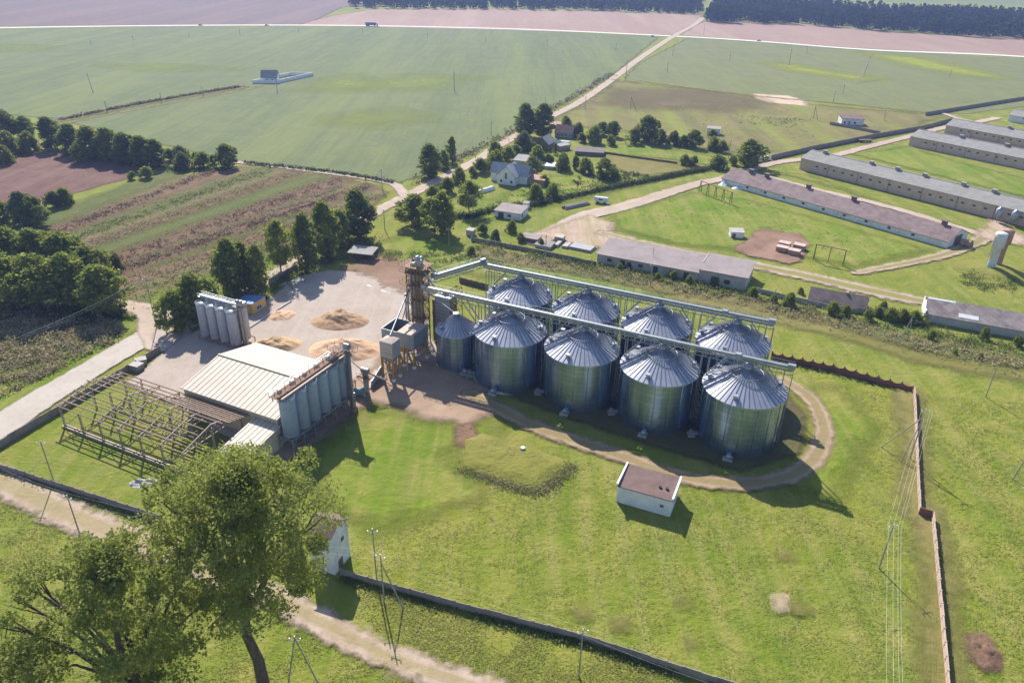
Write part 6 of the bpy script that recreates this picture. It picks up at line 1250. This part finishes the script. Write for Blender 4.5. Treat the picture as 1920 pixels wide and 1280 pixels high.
weeds('fence_weeds', [(1712, 742), (1722, 970), (1746, 980), (1757, 1100), (1774, 1300)], 900, .45, .18, m_weed['tan'], 66, 4, .3, True, 1.6); weeds('fence_weeds', [(1446, 676), (1560, 700), (1710, 740)], 500, .45, .2, m_weed['green'], 67, 4, .3, True, 1.2)
weeds('undergrowth', [(420, 570), (480, 556), (540, 520), (610, 490), (690, 452)], 1300, 1.3, .32, m_weed['green'], 68, 5, .3, True, 5); weeds('undergrowth', [(110, 284), (200, 298), (320, 318), (420, 318)], 1100, 1.2, .4, m_weed['dark'], 69, 5, .2, True, 4)
c_ = G(980, 846); t = thing('well_ring', 'small pale concrete well ring on the grassed earth mound', 'well', (c_.x, c_.y, .6)); m = MB(); m.lathe([(.35, .45), (.55, .45), (.55, 0)], 14, smooth=False); m.obj('ring', m_concrete, t); m = MB(); m.lathe([(.01, .47), (.4, .47), (.4, .4)], 14, smooth=False); m.obj('lid', m_white, t)
# earth mound on the lawn
def plateau(px, h, mat, name='mound'):
    w = gpoly(px); a = np.array(w); lo, hi = a.min(0) - 3, a.max(0) + 3; n = 60; X, Y = np.meshgrid(np.linspace(lo[0], hi[0], n), np.linspace(lo[1], hi[1], n)); P = np.stack([X.ravel(), Y.ravel()], 1); sd = sd_poly(P, w)
    Z = h * np.clip(sd / 3.0, -.2, 1) ** 1 * (1 + .12 * np.sin(P[:, 0] * .9) * np.sin(P[:, 1] * .7)); Z = np.where(sd < 0, -.05, Z); idx = np.arange(n * n).reshape(n, n); q = np.stack([idx[:-1, :-1], idx[:-1, 1:], idx[1:, 1:], idx[1:, :-1]], -1).reshape(-1, 4); q = q[(sd[q] > 0).any(1)]
    m = MB(); m.add(np.stack([P[:, 0], P[:, 1], Z], 1).tolist(), q.tolist(), True); o = m.obj(name, mat); o['kind'] = 'structure'; return o
plateau([(855, 822), (905, 806), (1000, 838), (1078, 868), (1050, 895), (1012, 924), (940, 905), (862, 880)], .75, grassy('mound_turf', [(.19, .195, .035), (.26, .23, .075), (.16, .18, .03)], bump=1.0))
# ------------------------------------------------------------------ air, light, camera
t = NT('haze_air'); v = t.n('ShaderNodeVolumePrincipled'); v.inputs['Color'].default_value = (.38, .50, .99, 1); v.inputs['Density'].default_value = HZ; v.inputs['Anisotropy'].default_value = .25; t.l(v.outputs[0], t.out.inputs['Volume'])
m = MB(); m.box(-2700, 2700, -250, 2900, -1.0, 95.0); hz = m.obj('haze', t.m); hz['kind'] = 'stuff'
SUN_EL, SUN_AZ = R(39.5), R(-18)
w = bpy.data.worlds.new('World'); sc.world = w; w.use_nodes = True; nt = w.node_tree; bg = nt.nodes['Background']; sk = nt.nodes.new('ShaderNodeTexSky'); sk.sky_type = 'NISHITA'; sk.sun_disc = False; sk.sun_elevation = SUN_EL; sk.sun_rotation = SUN_AZ
sk.air_density = 1.0; sk.dust_density = .6; sk.ozone_density = 1.5; nt.links.new(sk.outputs[0], bg.inputs[0]); bg.inputs[1].default_value = SKY
sd = bpy.data.lights.new('Sun', 'SUN'); sd.energy = SUN; sd.angle = R(.5); sd.color = (1, .93, .82); so = bpy.data.objects.new('Sun', sd); COL.objects.link(so)
dirn = Vector((math.sin(SUN_AZ) * math.cos(SUN_EL), math.cos(SUN_AZ) * math.cos(SUN_EL), math.sin(SUN_EL))); so.rotation_euler = (-dirn).to_track_quat('-Z', 'Y').to_euler()
cd = bpy.data.cameras.new('Camera'); cam = bpy.data.objects.new('Camera', cd); COL.objects.link(cam); sc.camera = cam; cd.sensor_width = 36; cd.lens = 36 * CF / 1920; cd.clip_end = 8000; cd.clip_start = .5
up0 = Vector((0, SP, CP)); r0 = Vector((1, 0, 0)); fw = Vector((0, CP, -SP)); X_ = r0 * CR + up0 * SR; Y_ = -r0 * SR + up0 * CR; Z_ = -fw
cam.matrix_world = Matrix(((X_.x, Y_.x, Z_.x, 0), (X_.y, Y_.y, Z_.y, 0), (X_.z, Y_.z, Z_.z, CH), (0, 0, 0, 1)))
sc.view_settings.view_transform = 'Standard'; sc.view_settings.look = 'None'; sc.view_settings.exposure = EXPO; sc.view_settings.gamma = 1
sc.render.engine = 'CYCLES'; cy = sc.cycles; cy.max_bounces = 8; cy.diffuse_bounces = 3; cy.glossy_bounces = 3; cy.transmission_bounces = 6; cy.transparent_max_bounces = 24; cy.volume_bounces = 0; cy.use_denoising = True; cy.use_adaptive_sampling = True; cy.adaptive_threshold = .02; cy.caustics_reflective = False; cy.caustics_refractive = False
